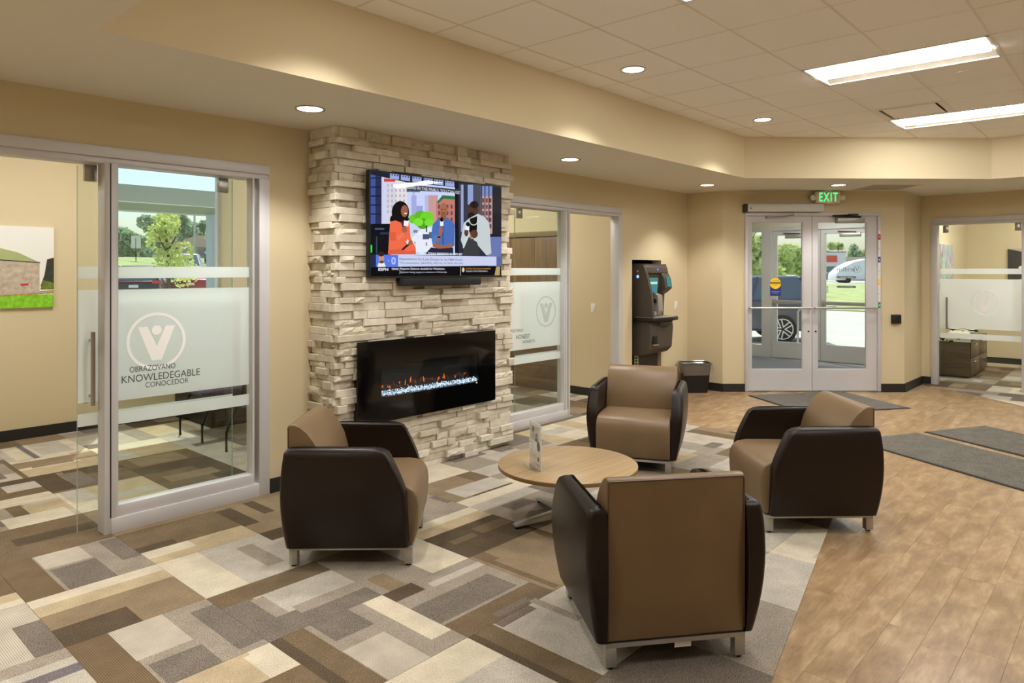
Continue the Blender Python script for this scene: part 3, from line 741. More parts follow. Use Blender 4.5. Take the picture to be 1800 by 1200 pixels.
# ------------------------------------------------------------------ sliding glass office fronts
BANDS = [(1.562, 1.635), (0.80, 1.49), (0.655, 0.732)]
def glazed_front(name, loc, rz, x0, x1, m0, m1, fixed, slide, handle, label, words=(), logo=None, logo_on='fixed', top=2.365, jl=0.08, jr=0.08, zs=0.166, lm='film2'):
    """aluminium front: header, jambs, mullion, one fixed pane over a sill and one sliding glass door behind it"""
    t = structure(empty(name, loc, rz), label, 'glazed door')
    yf, yb, hz = -0.018, 0.10, top - 0.10
    A = M['alum']
    box('header', x0, x1, yf, yb, hz + 0.035, top, A, t, bevel=0.003)
    box('header_track', x0, x1, yf + 0.02, yb + 0.07, hz, hz + 0.035, A, t, bevel=0.002)
    box('jamb', x0, x0 + jl, yf, yb, 0, hz, A, t, bevel=0.003)
    box('jamb', x1 - jr, x1, yf, yb, 0, hz, A, t, bevel=0.003)
    box('mullion', m0, m1, yf, yb, 0, hz, A, t, bevel=0.003)
    MB().box((m0+m1)/2 - 0.004, (m0+m1)/2 + 0.004, yf-0.001, yf+0.004, 0.1, hz).build('mullion_groove', M['darkmetal'], t)
    f0, f1 = fixed
    box('sill', f0 - 0.03, f1 + 0.03, yf - 0.006, yb, 0, 0.095, A, t, bevel=0.003)
    box('bottom_rail', f0, f1, yf + 0.012, yb - 0.02, 0.095, zs, A, t, bevel=0.003)
    s = 0.014
    for a, b_ in ((f0, f0 + s), (f1 - s, f1)): box('glazing_bead', a, b_, yf + 0.012, yb - 0.02, zs, hz, A, t)
    pane = box('fixed_pane', f0 + s, f1 - s, 0.044, 0.050, zs, hz, M['glass'], t)
    for z0, z1 in BANDS: box('frosted_band', f0 + s, f1 - s, 0.0405, 0.0435, z0, z1, M['film'], pane)
    for wx, wz, ww, wh, wt in words: text_mesh('lettering', wt, M['ink'], pane, wx, wz, ww, wh, 0.0395)
    if logo and logo_on == 'fixed': emblem(pane, logo[0], logo[1], logo[2], 0.0397, M[lm])
    a, b_ = slide
    sl = box('sliding_pane', a, b_, 0.130, 0.140, 0.012, hz - 0.012, M['glass'], t)
    MB().box(a - 0.0012, a, 0.130, 0.140, 0.012, hz - 0.012).box(b_, b_ + 0.0012, 0.130, 0.140, 0.012, hz - 0.012).build('pane_edge', M['edge'], sl)
    for z0, z1 in BANDS: box('frosted_band', a, b_, 0.1265, 0.1295, z0, z1, M['film'], sl)
    if logo and logo_on == 'slide': emblem(sl, logo[0], logo[1], logo[2], 0.1255, M['film2'])
    for hx in (a + 0.07, b_ - 0.07): MB().box(hx - 0.035, hx + 0.035, 0.118, 0.150, hz - 0.105, hz - 0.004).build('hanger_clamp', M['steel'], t, bevel=0.003, smooth=40)
    for sy in (-1, 1):
        yy = 0.135 + sy*0.062
        h = MB().tube([(handle, yy, 0.785), (handle, yy, 1.235)], 0.0125, 14).tube([(handle, 0.135, 0.84), (handle, yy, 0.84)], 0.009, 10).tube([(handle, 0.135, 1.18), (handle, yy, 1.18)], 0.009, 10).build('pull_handle', M['steel'], t, smooth=40)
    return t
glazed_front('door_1', (0, 4.72, 0), 0, 0.42, 2.611, 1.527, 1.594, (1.594, 2.50), (1.425, 2.405), 1.492,
             'aluminium sliding glass office front left of the fireplace, lettered KNOWLEDEGABLE',
             [(1.689, 0.968, 0.282, 0.036, 'OBRAZOVANO'), (1.643, 0.905, 0.489, 0.046, 'KNOWLEDEGABLE'), (1.783, 0.862, 0.273, 0.034, 'CONOCEDOR')], (1.853, 1.157, 0.183), jr=0.08)
glazed_front('door_2', (0, 4.72, 0), 0, 5.05, 7.206, 6.089, 6.171, (5.13, 6.089), (5.43, 6.31), 6.268,
             'aluminium sliding glass office front between fireplace and cash machine, lettered HONEST',
             [(5.262, 0.985, 0.19, 0.030, 'POSTENO'), (5.345, 0.910, 0.215, 0.046, 'HONEST'), (5.445, 0.862, 0.195, 0.030, 'HONESTO')], (5.824, 1.175, 0.165), 'fixed', top=2.358, lm='film3')
glazed_front('door_3', (11.4, 2.281, 0), -PI/2, 0.0, 2.261, 1.045, 1.115, (1.115, 2.18), (0.085, 1.06), 0.175,
             'aluminium sliding glass front of the far office with the credenza', (), (0.62, 1.16, 0.165), 'slide', top=2.348)

# ------------------------------------------------------------------ entry doors
def door_pair(name, loc, rz, x0, label, outer=False):
    t = structure(empty(name, loc, rz), label, 'glass door')
    A = M['alum']
    box('frame_head', x0 - 0.0, x0 + 1.805, -0.02, 0.12, 2.335, 2.378, A, t, bevel=0.003)
    box('frame_jamb', x0, x0 + 0.038, -0.02, 0.12, 0, 2.335, A, t, bevel=0.003)
    box('frame_jamb', x0 + 1.767, x0 + 1.805, -0.02, 0.12, 0, 2.335, A, t, bevel=0.003)
    box('threshold', x0, x0 + 1.805, -0.02, 0.14, 0.0, 0.010, M['steel'], t)
    for k in range(2):
        a = x0 + (0.040 if k == 0 else 0.905); b_ = x0 + (0.899 if k == 0 else 1.765)
        ga, gb = (a + 0.052, b_ - 0.115) if k == 0 else (a + 0.066, b_ - 0.128)
        if outer: ga, gb = a + 0.07, b_ - 0.09
        y0, y1 = 0.015, 0.06
        leaf = MB().box(a, ga, y0, y1, 0.012, 2.332).box(gb, b_, y0, y1, 0.012, 2.332).box(ga, gb, y0, y1, 0.012, 0.287).box(ga, gb, y0, y1, 2.262, 2.332).build('door_leaf', A, t)
        box('pane', ga, gb, 0.034, 0.041, 0.287, 2.262, M['glass'], leaf)
        MB().box(ga, ga+.012, .022, .053, .287, 2.262).box(gb-.012, gb, .022, .053, .287, 2.262).box(ga, gb, .022, .053, .287, .299).box(ga, gb, .022, .053, 2.25, 2.262).build('glazing_stop', A, leaf)
        if not outer:
            h = MB().tube([(a + 0.01, -0.055, 1.112), (b_ - 0.02, -0.055, 1.112)], 0.0135, 12)
            for hx in (a + 0.03, b_ - 0.04): h.tube([(hx, y0, 1.112), (hx, -0.055, 1.112)], 0.012, 10)
            h.build('push_bar', M['silver'], leaf, smooth=40)
            hx = b_ - 0.045 if k == 0 else a + 0.045
            MB().lathe([(0.012, 0), (0.012, 0.008), (0.004, 0.010)], n=14).build('lock_cylinder', M['darkmetal'], leaf).matrix_local = Matrix.Translation((hx, y0, 0.80)) @ Matrix.Rotation(PI/2, 4, 'X')
        else:
            MB().box(a + 0.03, b_ - 0.05, -0.05, y0 - 0.02, 1.0, 1.065).box(a + 0.02, a + 0.09, -0.03, y0, .985, 1.08).box(b_ - .1, b_ - .05, -0.03, y0, .985, 1.08).build('panic_bar', M['silver'], leaf, bevel=0.006, smooth=40)
            cx = a + 0.42 if k == 0 else a + 0.5
            MB().box(cx - .17, cx + .17, -.05, y0, 2.19, 2.26).build('door_closer', M['silver'], leaf, bevel=0.004, smooth=40)
            MB().tube([(cx + .1, -.03, 2.27), (cx - .2, -.04, 2.29)], 0.009, 8).build('closer_arm', M['darkmetal'], leaf)
    return t
entry = door_pair('door_4', (8.85, 4.205, 0), D_RZ, 0.295, 'pair of aluminium framed glass entry doors in the angled wall')
out = door_pair('door_5', (12.95, 5.215, 0), -PI/2, 0.0, 'outer pair of glass vestibule doors with panic bars', True)
# mirrored lettering and decals on the outer doors
leafs = [c for c in out.children if c.name.startswith('door_leaf')]
INKD = mat('door_lettering_grey', C(120, 124, 124), 0.6)
text_mesh('lettering', 'Veridian', INKD, leafs[1], 1.535, 1.592, 0.36, 0.082, 0.030, mirror=True)
rg = MB(); n = 30
rg.add(disc(1.50, 1.632, .062, .030, n) + disc(1.50, 1.632, .057, .030, n), [(k, (k+1) % n, n+(k+1) % n, n+k) for k in range(n)]).build('lettering_ring', INKD, leafs[1], fix=False)
for zc, s in ((1.493, 'LOBBY HOURS'), (1.326, 'DRIVE-UP HOURS')):
    MB().flat([(1.19 + .025*math.cos(a), .0305, zc + .02*math.sin(a)) for a in [PI/2 + PI*k/8 for k in range(9)]] + [(1.46 + .025*math.cos(a), .0305, zc + .02*math.sin(a)) for a in [-PI/2 + PI*k/8 for k in range(9)]]).build('hours_plate', INKD, leafs[1], fix=False)
    text_mesh('lettering', s, M['white'], leafs[1], 1.325, zc - .009, .2, .017, .0298, 'CENTER', True)
t = empty('sticker', (0, 0, 0), 0, None, None, parent=[c for c in entry.children if c.name.startswith('door_leaf')][0])
t['label'] = 'yellow and navy automatic door caution sticker'
SX, SZ = 0.716, 1.44
MB().flat([(SX-.072, .0325, 1.27), (SX+.072, .0325, 1.27), (SX+.072, .0325, 1.40), (SX-.072, .0325, 1.40)]).build('navy_panel', mat('sticker_navy', C(28, 42, 120), 0.5), t, fix=False)
MB().flat(disc(SX, 1.437, .074, .032, 32)).build('yellow_disc', mat('sticker_yellow', C(240, 196, 30), 0.5), t, fix=False)
MB().flat([(SX-.07, .0315, 1.432), (SX+.07, .0315, 1.432), (SX+.07, .0315, 1.456), (SX-.07, .0315, 1.456)]).build('caution_band', mat('sticker_black', C(30, 28, 20), 0.6), t, fix=False)
text_mesh('lettering', 'CAUTION', bpy.data.materials['sticker_yellow'], t, SX, 1.4365, .12, .015, .031, 'CENTER')
text_mesh('lettering', 'AUTOMATIC', bpy.data.materials['sticker_black'], t, SX, 1.468, .08, .011, .0315, 'CENTER')
text_mesh('lettering', 'DOOR', bpy.data.materials['sticker_black'], t, SX, 1.41, .045, .011, .0315, 'CENTER')
text_mesh('lettering', 'ACTIVATE SWITCH', M['white'], t, SX, 1.325, .11, .011, .0315, 'CENTER')
text_mesh('lettering', 'TO OPERATE', M['white'], t, SX, 1.305, .08, .010, .0315, 'CENTER')

# sidelight of the vestibule and outer framing
t = structure(empty('window_2', (12.95, 5.66, 0), -PI/2), 'narrow full height sidelight beside the outer vestibule doors', 'window')
MB().box(0, .05, -.02, .1, 0, 2.42).box(.29, .445, -.02, .1, 0, 2.42).box(.05, .29, -.02, .1, 2.33, 2.42).box(.05, .29, -.02, .1, 0, .22).build('window_frame', M['alum'], t)
box('pane', .05, .29, .04, .046, .22, 2.33, M['glass'], t)
structure(MB().box(12.93, 13.05, 3.40, 5.215, 2.378, 2.42).build('trim_1', M['alum']), 'aluminium head trim above the outer vestibule doors', 'trim')

# door operator, closer, height strip
t = empty('door_operator', (8.85, 4.205, 0), D_RZ, 'long white automatic door operator box above the left entry door', 'door operator')
box('housing', .30, 1.30, -.115, -.0005, 2.385, 2.485, mat('operator_grey', C(206, 204, 200), 0.4), t, bevel=0.004)
box('end_cap', .262, .299, -.116, -.0005, 2.382, 2.487, M['black'], t, bevel=0.004)
box('switch', .33, .35, -.117, -.115, 2.42, 2.435, M['darkmetal'], t)
MB().tube([(.62, -.04, 2.315), (.78, -.05, 2.322), (.92, -.07, 2.345), (.93, -.07, 2.385)], 0.008, 8).box(.575, .66, -.045, .014, 2.302, 2.328).build('drive_arm', M['steel'], t)
t = empty('door_closer', (8.85, 4.205, 0), D_RZ, 'grey hydraulic closer with folded arm on the right entry door', 'door closer')
box('closer_body', 1.50, 1.86, -.075, .014, 2.235, 2.305, M['silver'], t, bevel=0.005)
MB().tube([(1.80, -.045, 2.315), (1.44, -.055, 2.332)], 0.010, 8).tube([(1.44, -.055, 2.336), (1.72, -.02, 2.345)], 0.008, 8).tube([(1.80, -.045, 2.30), (1.80, -.045, 2.335)], 0.02, 10).box(1.66, 1.78, -.06, -.001, 2.34, 2.36).build('closer_arm', M['darkmetal'], t)
t = empty('height_strip', (8.85, 4.205, 0), D_RZ, 'white height marker strip with coloured numbers beside the right entry door', 'height strip')
box('strip', 2.062, 2.088, -.0235, -.0205, 1.20, 2.14, M['white'], t)
for z, c, n_ in ((2.055, (196, 36, 40), '7'), (1.755, (38, 60, 150), '6'), (1.455, (244, 206, 40), '5'), (1.15, (40, 150, 80), '4')):
    m_ = mat('strip_colour', C(*c), 0.5)
    box('number_block', 2.060, 2.090, -.0245, -.0205, z - .038, z + .038, m_, t)
    text_mesh('number', n_, M['white'], t, 2.075, z - .016, None, .032, -.0249, 'CENTER')
for z in (1.6, 1.9, 1.3): box('tick_mark', 2.062, 2.088, -.0240, -.0234, z, z + .003, M['ink'], t)
t = empty('push_plate', (8.85, 4.205, 0), D_RZ, 'square dark push switch on the wall right of the entry doors', 'switch')
box('housing', 2.235, 2.355, -.05, -.0005, .905, 1.025, M['black'], t, bevel=0.008)
box('plate', 2.243, 2.347, -.058, -.05, .913, 1.017, M['darkmetal'], t, bevel=0.006)

# exit sign
t = empty('exit_sign', (8.85+DT.x*1.37-DN.x*.02, 4.205+DT.y*1.37-DN.y*.02, 2.50), D_RZ, 'lit green EXIT sign with two small lamp heads on the soffit', 'exit sign')
box('housing', -.165, .165, -.07, -.0, -.01, .158, mat('sign_ivory', C(222, 214, 190), 0.4), t, bevel=0.02)
box('mount', -.05, .05, -.06, -.01, .155, .167, M['white'], t)
text_mesh('lettering', 'EXIT', M['green'], t, -.122, .018, .244, .118, -.0715, bold=0.022, gap=1.22)
for s in (-1, 1):
    h = empty('lamp_head', (s*.195, -.035, .07), 0, None, None, parent=t)
    MB().lathe([(.012, 0), (.035, .012), (.038, .04), (.034, .045)], n=18).build('lamp_shell', M['white'], h, smooth=40).matrix_local = Matrix.Rotation(PI/2, 4, 'X') @ Matrix.Translation((0, 0, -.02))
    MB().tube([(0, 0, 0), (-s*.04, 0, 0)], .012, 8).build('lamp_neck', M['white'], h)
box('status_light', -.005, .002, -.072, -.07, -.006, .0, emit('status_red', (1, .1, .05), 2), t)

# switches
def wall_switch(loc, rz, label):
    t = empty('light_switch', loc, rz, label, 'switch', 'white wall plates')
    box('plate', -.036, .036, -.006, 0, -.058, .058, M['white'], t, bevel=0.002)
    box('rocker', -.016, .016, -.009, -.005, -.033, .033, M['white'], t, bevel=0.001)
wall_switch((7.39, 5.26, 1.132), -PI/2, 'white light switch on the tan wall inside the cabinet office')
wall_switch((8.531, 4.72, 1.137), 0, 'white wall plate right of the cash machine')

# ------------------------------------------------------------------ office window
t = structure(empty('window_1', (2.66, 7.98, 0)), 'outdoor window of the near office', 'window')
MB().box(0, .04, .02, .09, .72, 2.98).box(1.13, 1.17, .02, .09, .72, 2.98).box(.04, 1.13, .02, .09, .72, .77).box(.04, 1.13, .02, .09, 2.93, 2.98).build('window_frame', M['alum'], t)
box('pane', .04, 1.13, .05, .056, .77, 2.93, M['glass'], t)
box('window_sill', -.0, 1.17, -.05, .02, .70, .72, M['white'], t)

# ------------------------------------------------------------------ stone fireplace
fp = structure(empty('fireplace', (2.955, 4.40, 0)), 'tall fireplace column faced with stacked pale split ledgestone', 'fireplace')
fp['kind'] = 'thing'
FX0, FX1, FYF, FYW = 2.985, 4.835, 4.425, 4.719          # core
def L(x, y, z): return (x - 2.955, y - 4.40, z)
core = MB().box(FX0-2.955, FX1-2.955, FYF-4.40, FYW-4.40, 0, ZS)
core.build('core', M['mortar'], fp)
stones = []
rr = random.Random(42)
z = 0.0; row = 0
while z < ZS - 0.01:
    h = rr.choice([0.044, 0.05, 0.05, 0.056, 0.06])
    if ZS - z - h < 0.035: h = ZS - z
    za, zb = z + .001, z + h - .001
    corner_side = row % 2 == 0                   # which face owns the corner stone
    prev = None
    # front run
    x = 2.952 - rr.choice([0, .008, .016]) if not corner_side else 2.985
    end = 4.855 + rr.choice([-.03, -.015, 0, .012])
    while x < end - 0.005:
        Ls = rr.choice([.085, .12, .16, .2, .24, .3, .36, .42])
        if end - x - Ls < .07: Ls = end - x
        y = 4.405 - rr.choice([0, .008, .018, .03, .042, .05])
        if prev is not None and abs(prev - y) < .006: y -= .014
        prev = y
        stones.append((x + .0008, x + Ls - .0008, y, FYF + .012, za, zb, 'front', rr.random() < .27))
        x += Ls
    # left return
    y = 4.715
    y_end = 4.40 if corner_side else 4.415
    px = None
    while y > y_end + .005:
        Ls = rr.choice([.07, .1, .14, .2, .26])
        if y - Ls - y_end < .06: Ls = y - y_end
        xo = 2.962 - rr.choice([0, .008, .018, .028, .036])
        if px is not None and abs(px - xo) < .006: xo -= .012
        px = xo
        stones.append((xo, FX0 + .012, y - Ls + .0008, y - .0008, za, zb, 'side', rr.random() < .3))
        y -= Ls
    # right return, seen edge-on
    xo = 4.86 + rr.choice([-.02, -.01, 0, .01])
    stones.append((FX1 - .01, xo, 4.45 + rr.choice([0, .02]), 4.715, za, zb, 'right', False))
    z += h; row += 1
TVX, TVZ = (3.23, 4.60), (1.60, 2.33)
INX, INZ = (3.13, 4.535), (0.50, 1.05)
def hidden(s):
    if s[6] == 'right': return False
    if s[6] != 'front': return False
    return (TVX[0] < s[0] and s[1] < TVX[1] and TVZ[0] < s[4] and s[5] < TVZ[1]) or (INX[0] < s[0] and s[1] < INX[1] and INZ[0] < s[4] and s[5] < INZ[1])
def trimmed(s):                                  # stones stop at the edge of the firebox opening
    if s[6] == 'front' and s[4] < .93 and s[5] > .61 and s[1] > 3.295 and s[0] < 4.375:
        a = list(s)
        if s[0] < 3.295: a[1] = 3.295
        else: a[0] = max(s[0], 4.375)
        return tuple(a)
    return s
vis = [trimmed(s) for s in stones if not hidden(s)]
vis = [s for s in vis if s[1] - s[0] > .01]
def view_size(s): return (s[1]-s[0])*(s[5]-s[4]) if s[6] == 'front' else ((s[3]-s[2])*(s[5]-s[4])*.8 if s[6] == 'side' else 0)
vis.sort(key=view_size, reverse=True)
def stone_geo(b, s, seed):
    x0, x1, y0, y1, z0, z1, side, rough = s
    r = random.Random(seed)
    if not rough or side == 'right':
        j = lambda a=.0012: r.uniform(-a, a)
        e = 0.003
        if side == 'front':
            f = [(x0+j()*.4, y0+j(), z0), (x1+j()*.4, y0+j(), z0), (x1, y0+j(), z1), (x0, y0+j(), z1)]
            k = [(x0, y1, z0), (x1, y1, z0), (x1, y1, z1), (x0, y1, z1)]
            g = [(p[0] + (e if i in (0, 3) else -e), p[1], p[2] + (e if i < 2 else -e)) for i, p in enumerate(f)]
            f2 = [(p[0], p[1] + e, p[2]) for p in f]
            vs = k + f2 + g
        else:
            f = [(x0+j(), y1, z0), (x0+j(), y0, z0), (x0+j(), y0, z1), (x0+j(), y1, z1)]
            if side == 'right': f = [(x1, y0, z0), (x1, y1, z0), (x1, y1, z1), (x1, y0, z1)]
            sg = -1 if side == 'right' else 1
            bx = x0 if side == 'right' else x1
            k = [(bx, p[1], p[2]) for p in f]
            cy = (y0 + y1)/2
            g = [(p[0], p[1] + (e if p[1] < cy else -e), p[2] + (e if i < 2 else -e)) for i, p in enumerate(f)]
            f2 = [(p[0] + sg*e, p[1], p[2]) for p in f]
            vs = k + f2 + g
        fs = [(8, 9, 10, 11)]
        for a in (0, 4):
            for i in range(4):
                fs.append((a+i, a+(i+1) % 4, a+4+(i+1) % 4, a+4+i))
        b.add([L(*v) for v in vs], fs)
        return
    n = max(4, min(10, int((x1-x0 if side == 'front' else y1-y0)/.028))); m_ = 3
    vs = []; fs = []
    for a in range(n+1):
        for c_ in range(m_+1):
            u, v = a/n, c_/m_
            edge = a in (0, n) or c_ in (0, m_)
            d = r.uniform(-.002, .003) if edge else r.uniform(-.010, .004)
            uu = u if a in (0, n) else u + r.uniform(-.25, .25)/n
            vv = v if c_ in (0, m_) else v + r.uniform(-.2, .2)/m_
            if side == 'front': vs.append((x0 + uu*(x1-x0), y0 + d + (.004 if edge else 0), z0 + vv*(z1-z0)))
            else: vs.append((x0 + d + (.004 if edge else 0), y1 - uu*(y1-y0), z0 + vv*(z1-z0)))
    I = lambda a, c_: a*(m_+1) + c_
    for a in range(n):
        for c_ in range(m_): fs.append((I(a, c_), I(a+1, c_), I(a+1, c_+1), I(a, c_+1)))
    ring = [I(a, 0) for a in range(n+1)] + [I(n, c_) for c_ in range(1, m_+1)] + [I(a, m_) for a in range(n-1, -1, -1)] + [I(0, c_) for c_ in range(m_-1, 0, -1)]
    base = len(vs)
    for i in ring:
        p = vs[i]; vs.append((p[0], y1, p[2]) if side == 'front' else (x1, p[1], p[2]))
    q = len(ring)
    for i in range(q): fs.append((ring[(i+1) % q], ring[i], base + i, base + (i+1) % q))
    b.add([L(*v) for v in vs], fs)
rest = MB()
for k, s in enumerate(vis):
    if k < 300:
        b = MB(); stone_geo(b, s, k); b.build('stone', M['rock'] if s[7] else M['stone'], fp)
    else: stone_geo(rest, s, k)
if rest.v: rest.build('small_stones', M['stone'], fp, kind='stuff')

# electric fire insert
t = empty('electric_fireplace', (3.831, 4.40, 0.461), 0, 'wide black glass electric fire set into the stone column', 'fireplace insert')
def LI(x): return x - 3.831
Z0 = 0.461
gx0, gx1, gz0, gz1 = LI(3.094), LI(4.569), 0.0, 1.079 - Z0
wx0, wx1, wz0, wz1 = LI(3.313), LI(4.354), .648 - Z0, .892 - Z0
yg = 4.316 - 4.40
MB().box(gx0, wx0, yg, yg+.01, gz0, gz1).box(wx1, gx1, yg, yg+.01, gz0, gz1).box(wx0, wx1, yg, yg+.01, gz0, wz0).box(wx0, wx1, yg, yg+.01, wz1, gz1).build('glass_surround', M['gloss'], t)
MB().box(gx0+.04, gx1-.04, yg+.01, yg+.012, gz0+.04, wz0).box(gx0+.03, wx0, yg+.01, .02, gz0+.03, gz1-.03).box(wx1, gx1-.03, yg+.01, .02, gz0+.03, gz1-.03).box(wx0, wx1, yg+.01, .02, gz0+.03, wz0).box(wx0, wx1, yg+.01, .02, wz1, gz1-.03).box(wx0, wx1, .022, .026, wz0, wz1).build('firebox', mat('firebox_black', C(10, 9, 9), 0.6), t)
box('front_pane', wx0, wx1, yg+.002, yg+.005, wz0, wz1, M['glass'], t)
cb = MB(); rr = random.Random(3)
for k in range(1500):
    cx, cz, cy = rr.uniform(wx0+.005, wx1-.005), wz0 + .006 + abs(rr.gauss(0, .018)), rr.uniform(yg+.010, yg+.05)
    if cz > wz0 + .042: continue
    s_ = rr.uniform(.005, .010)
    q = [Vector((rr.uniform(-1, 1), rr.uniform(-1, 1), rr.uniform(-1, 1))).normalized()*s_ for _ in range(4)]
    c0 = Vector((cx, cy, cz))
    cb.add([c0+q[0], c0+q[1], c0+q[2], c0+q[3]], [(0, 1, 2), (0, 2, 3), (0, 3, 1), (1, 3, 2)], rr.choice([0, 0, 0, 1, 1, 2]))
cb.build('glass_crystals', [emit('crystal_white', (.75, .86, 1), 1.0), emit('crystal_blue', (.30, .44, .66), .6), mat('crystal_clear', C(150, 170, 200), 0.1)], t, kind='stuff')
fl = MB()
for k in range(46):
    cx = wx0 + .04 + (wx1-wx0-.08)*(k + rr.uniform(-.6, .6))/46
    hgt = rr.choice([.012, .02, .028, .04, .05]); w_ = rr.uniform(.006, .014)
    zb = wz0 + .040 + rr.uniform(0, .03); lean = rr.uniform(-.012, .012); yy = -.015 + rr.uniform(-.012, .006)
    rings = []
    for q in range(5):
        u = q/4; ww = w_*math.sin(PI*(.28 + .72*(1-u)))*(1-u*.75)
        rings.append([(cx + lean*u + ww*math.cos(a), yy + .25*ww*math.sin(a), zb + hgt*u) for a in [2*PI*i/6 for i in range(6)]])
    fl.loft(rings, 0 if rr.random() < .78 else 1)
def flame_mat(name, col, s, op):
    m, nt, b = new_mat(name); nt.nodes.remove(b)
    e = N(nt, 'ShaderNodeEmission', Strength=s); e.inputs[0].default_value = (*col, 1)
    tr = N(nt, 'ShaderNodeBsdfTransparent'); mx = N(nt, 'ShaderNodeMixShader'); mx.inputs[0].default_value = op
    nt.links.new(tr.outputs[0], mx.inputs[1]); nt.links.new(e.outputs[0], mx.inputs[2]); nt.links.new(mx.outputs[0], nt.nodes['Material Output'].inputs['Surface'])
    return m
fl.build('flames', [flame_mat('flame_dim', (.55, .12, .02), .5, .18), flame_mat('flame_orange', (1.0, .20, .03), .9, .4)], t, smooth=60, kind='stuff')
box('indicator', wx1 - .03, wx1 - .012, yg-.001, yg, wz0 - .012, wz0 - .004, emit('indicator_glow', (1, .8, .5), .6), t)

# ------------------------------------------------------------------ television
t = empty('television', (3.918, 4.308, 1.553), 0, 'large wall television on the stone column showing three people talking outdoors', 'television')
TW, TH = 1.448, 0.812
box('casing', -TW/2, TW/2, 0.0, 0.045, 0, TH, M['black'], t, bevel=0.004)
box('wall_bracket', -.25, .25, .045, .058, .2, .6, M['darkmetal'], t)
box('bezel', -TW/2, TW/2, -.006, 0.0, 0, .014, M['black'], t)
scr = box('screen', -TW/2 + .008, TW/2 - .008, -.0012, -.0002, .014, TH - .008, emit('screen_base', C(34, 36, 50)[:3], 0.8), t)
D0, D1 = 5.25, 6.33
def TP(x, y):
    s = (x - 50)/1268; top = 40 + .1301*(x-50); v = (y-top)/(1075-top)
    u = s*D0/(D1 - s*(D1-D0))
    return max(-TW/2+.009, min(TW/2-.009, -TW/2 + u*TW)), max(.015, min(TH-.009, TH*(1-v)))
_em = {}
def EM(c):
    if c not in _em: _em[c] = emit('screen_colour', C(*c)[:3], 0.80)
    return _em[c]
pic_layers = []
def shape(pts, c): pic_layers.append(([TP(*p) for p in pts], c))
def rect(x0, y0, x1, y1, c):
    sl = lambda x, y: y + 0
    shape([(x0, y0), (x1, y0 + .0*(x1-x0)), (x1, y1), (x0, y1)], c)
def trap(x0, y0, x1, y1, c, k=None):            # a rectangle on the screen: its top and bottom follow the screen's own perspective
    f = lambda x, y: 1075 - (1075-y) * (1075 - (40 + .1301*(x-50))) / (1075 - (40 + .1301*(x0-50)))
    shape([(x0, y0), (x1, f(x1, y0)), (x1, f(x1, y1)), (x0, y1)], c)
def ell(cx, cy, rx, ry, c, n=20): shape([(cx + rx*math.cos(2*PI*k/n), cy + ry*math.sin(2*PI*k/n)) for k in range(n)], c)
rect(60, 60, 1310, 1060, (40, 44, 66))
rect(180, 95, 870, 860, (196, 206, 240))
rect(62, 60, 108, 560, (66, 84, 150)); rect(112, 66, 166, 560, (40, 48, 84)); rect(166, 70, 184, 560, (206, 200, 226))
for k in range(5): rect(64, 120 + k*85, 164, 132 + k*85, (26, 30, 52))
rect(205, 130, 410, 500, (222, 216, 222)); rect(205, 130, 300, 700, (208, 204, 216))
for a in range(5):
    for k in range(6): rect(222 + a*38, 180 + k*50, 236 + a*38, 208 + k*50, (168, 168, 186))
rect(452, 290, 500, 520, (160, 166, 218)); rect(462, 250, 482, 300, (170, 176, 222)); rect(580, 290, 640, 500, (176, 182, 224)); rect(500, 390, 560, 520, (150, 158, 210))
rect(615, 290, 705, 570, (196, 150, 146)); shape([(690, 350), (760, 300), (870, 320), (870, 660), (690, 620)], (188, 118, 108))
for a in range(4):
    for k in range(4): rect(708 + a*40, 380 + k*62, 726 + a*40, 418 + k*62, (92, 72, 84))
shape([(700, 350), (750, 290), (870, 300), (870, 332), (760, 322), (705, 372)], (46, 112, 66))
rect(440, 590, 870, 860, (196, 206, 228)); shape([(455, 690), (560, 600), (640, 600), (700, 830), (450, 830)], (222, 228, 242))
for (x, y, w_, h_, c) in [(470, 620, 40, 26, (120, 130, 150)), (520, 640, 34, 24, (232, 236, 244)), (560, 660, 60, 50, (70, 84, 110)), (590, 740, 12, 30, (190, 90, 70)), (480, 730, 10, 22, (200, 120, 60)), (620, 640, 30, 60, (90, 100, 120))]: rect(x, y, x + w_, y + h_, c)
for (x, y, r_, c) in [(475, 515, 52, (108, 196, 42)), (540, 490, 62, (92, 180, 36)), (600, 500, 66, (110, 206, 44)), (560, 560, 60, (80, 160, 34)), (620, 550, 44, (118, 214, 56)), (520, 545, 46, (124, 216, 60))]: ell(x, y, r_, r_*.85, c)
rect(590, 580, 602, 640, (60, 50, 40))
shape([(60, 46), (1310, 208), (1310, 240), (870, 215), (420, 170), (60, 90)], (30, 34, 48))
for x in (245, 350, 460, 570, 670, 775): trap(x, 76 + (x-50)*.1301 - 20, x + 88, 130 + (x-50)*.1301 - 24, (150, 166, 214))
for x in range(235, 880, 26): rect(x, 62 + (x-50)*.1301, x + 12, 74 + (x-50)*.1301, (20, 20, 28))
rect(868, 160, 905, 840, (22, 24, 32)); rect(905, 175, 1312, 690, (50, 54, 72)); rect(925, 190, 950, 640, (150, 160, 196)); rect(990, 190, 1046, 380, (140, 156, 204))
rect(1042, 186, 1118, 690, (70, 72, 82)); rect(1118, 300, 1232, 660, (196, 150, 146)); rect(1118, 200, 1232, 300, (120, 136, 190))
for a in range(3):
    for k in range(5): rect(1130 + a*34, 320 + k*62, 1148 + a*34, 360 + k*62, (84, 66, 76))
for x in (1120, 1152, 1190, 1226): rect(x, 200, x + 8, 680, (30, 32, 42))
rect(1232, 200, 1312, 690, (38, 38, 44)); rect(1180, 680, 1312, 980, (104, 116, 172)); rect(1180, 676, 1312, 690, (24, 26, 36))
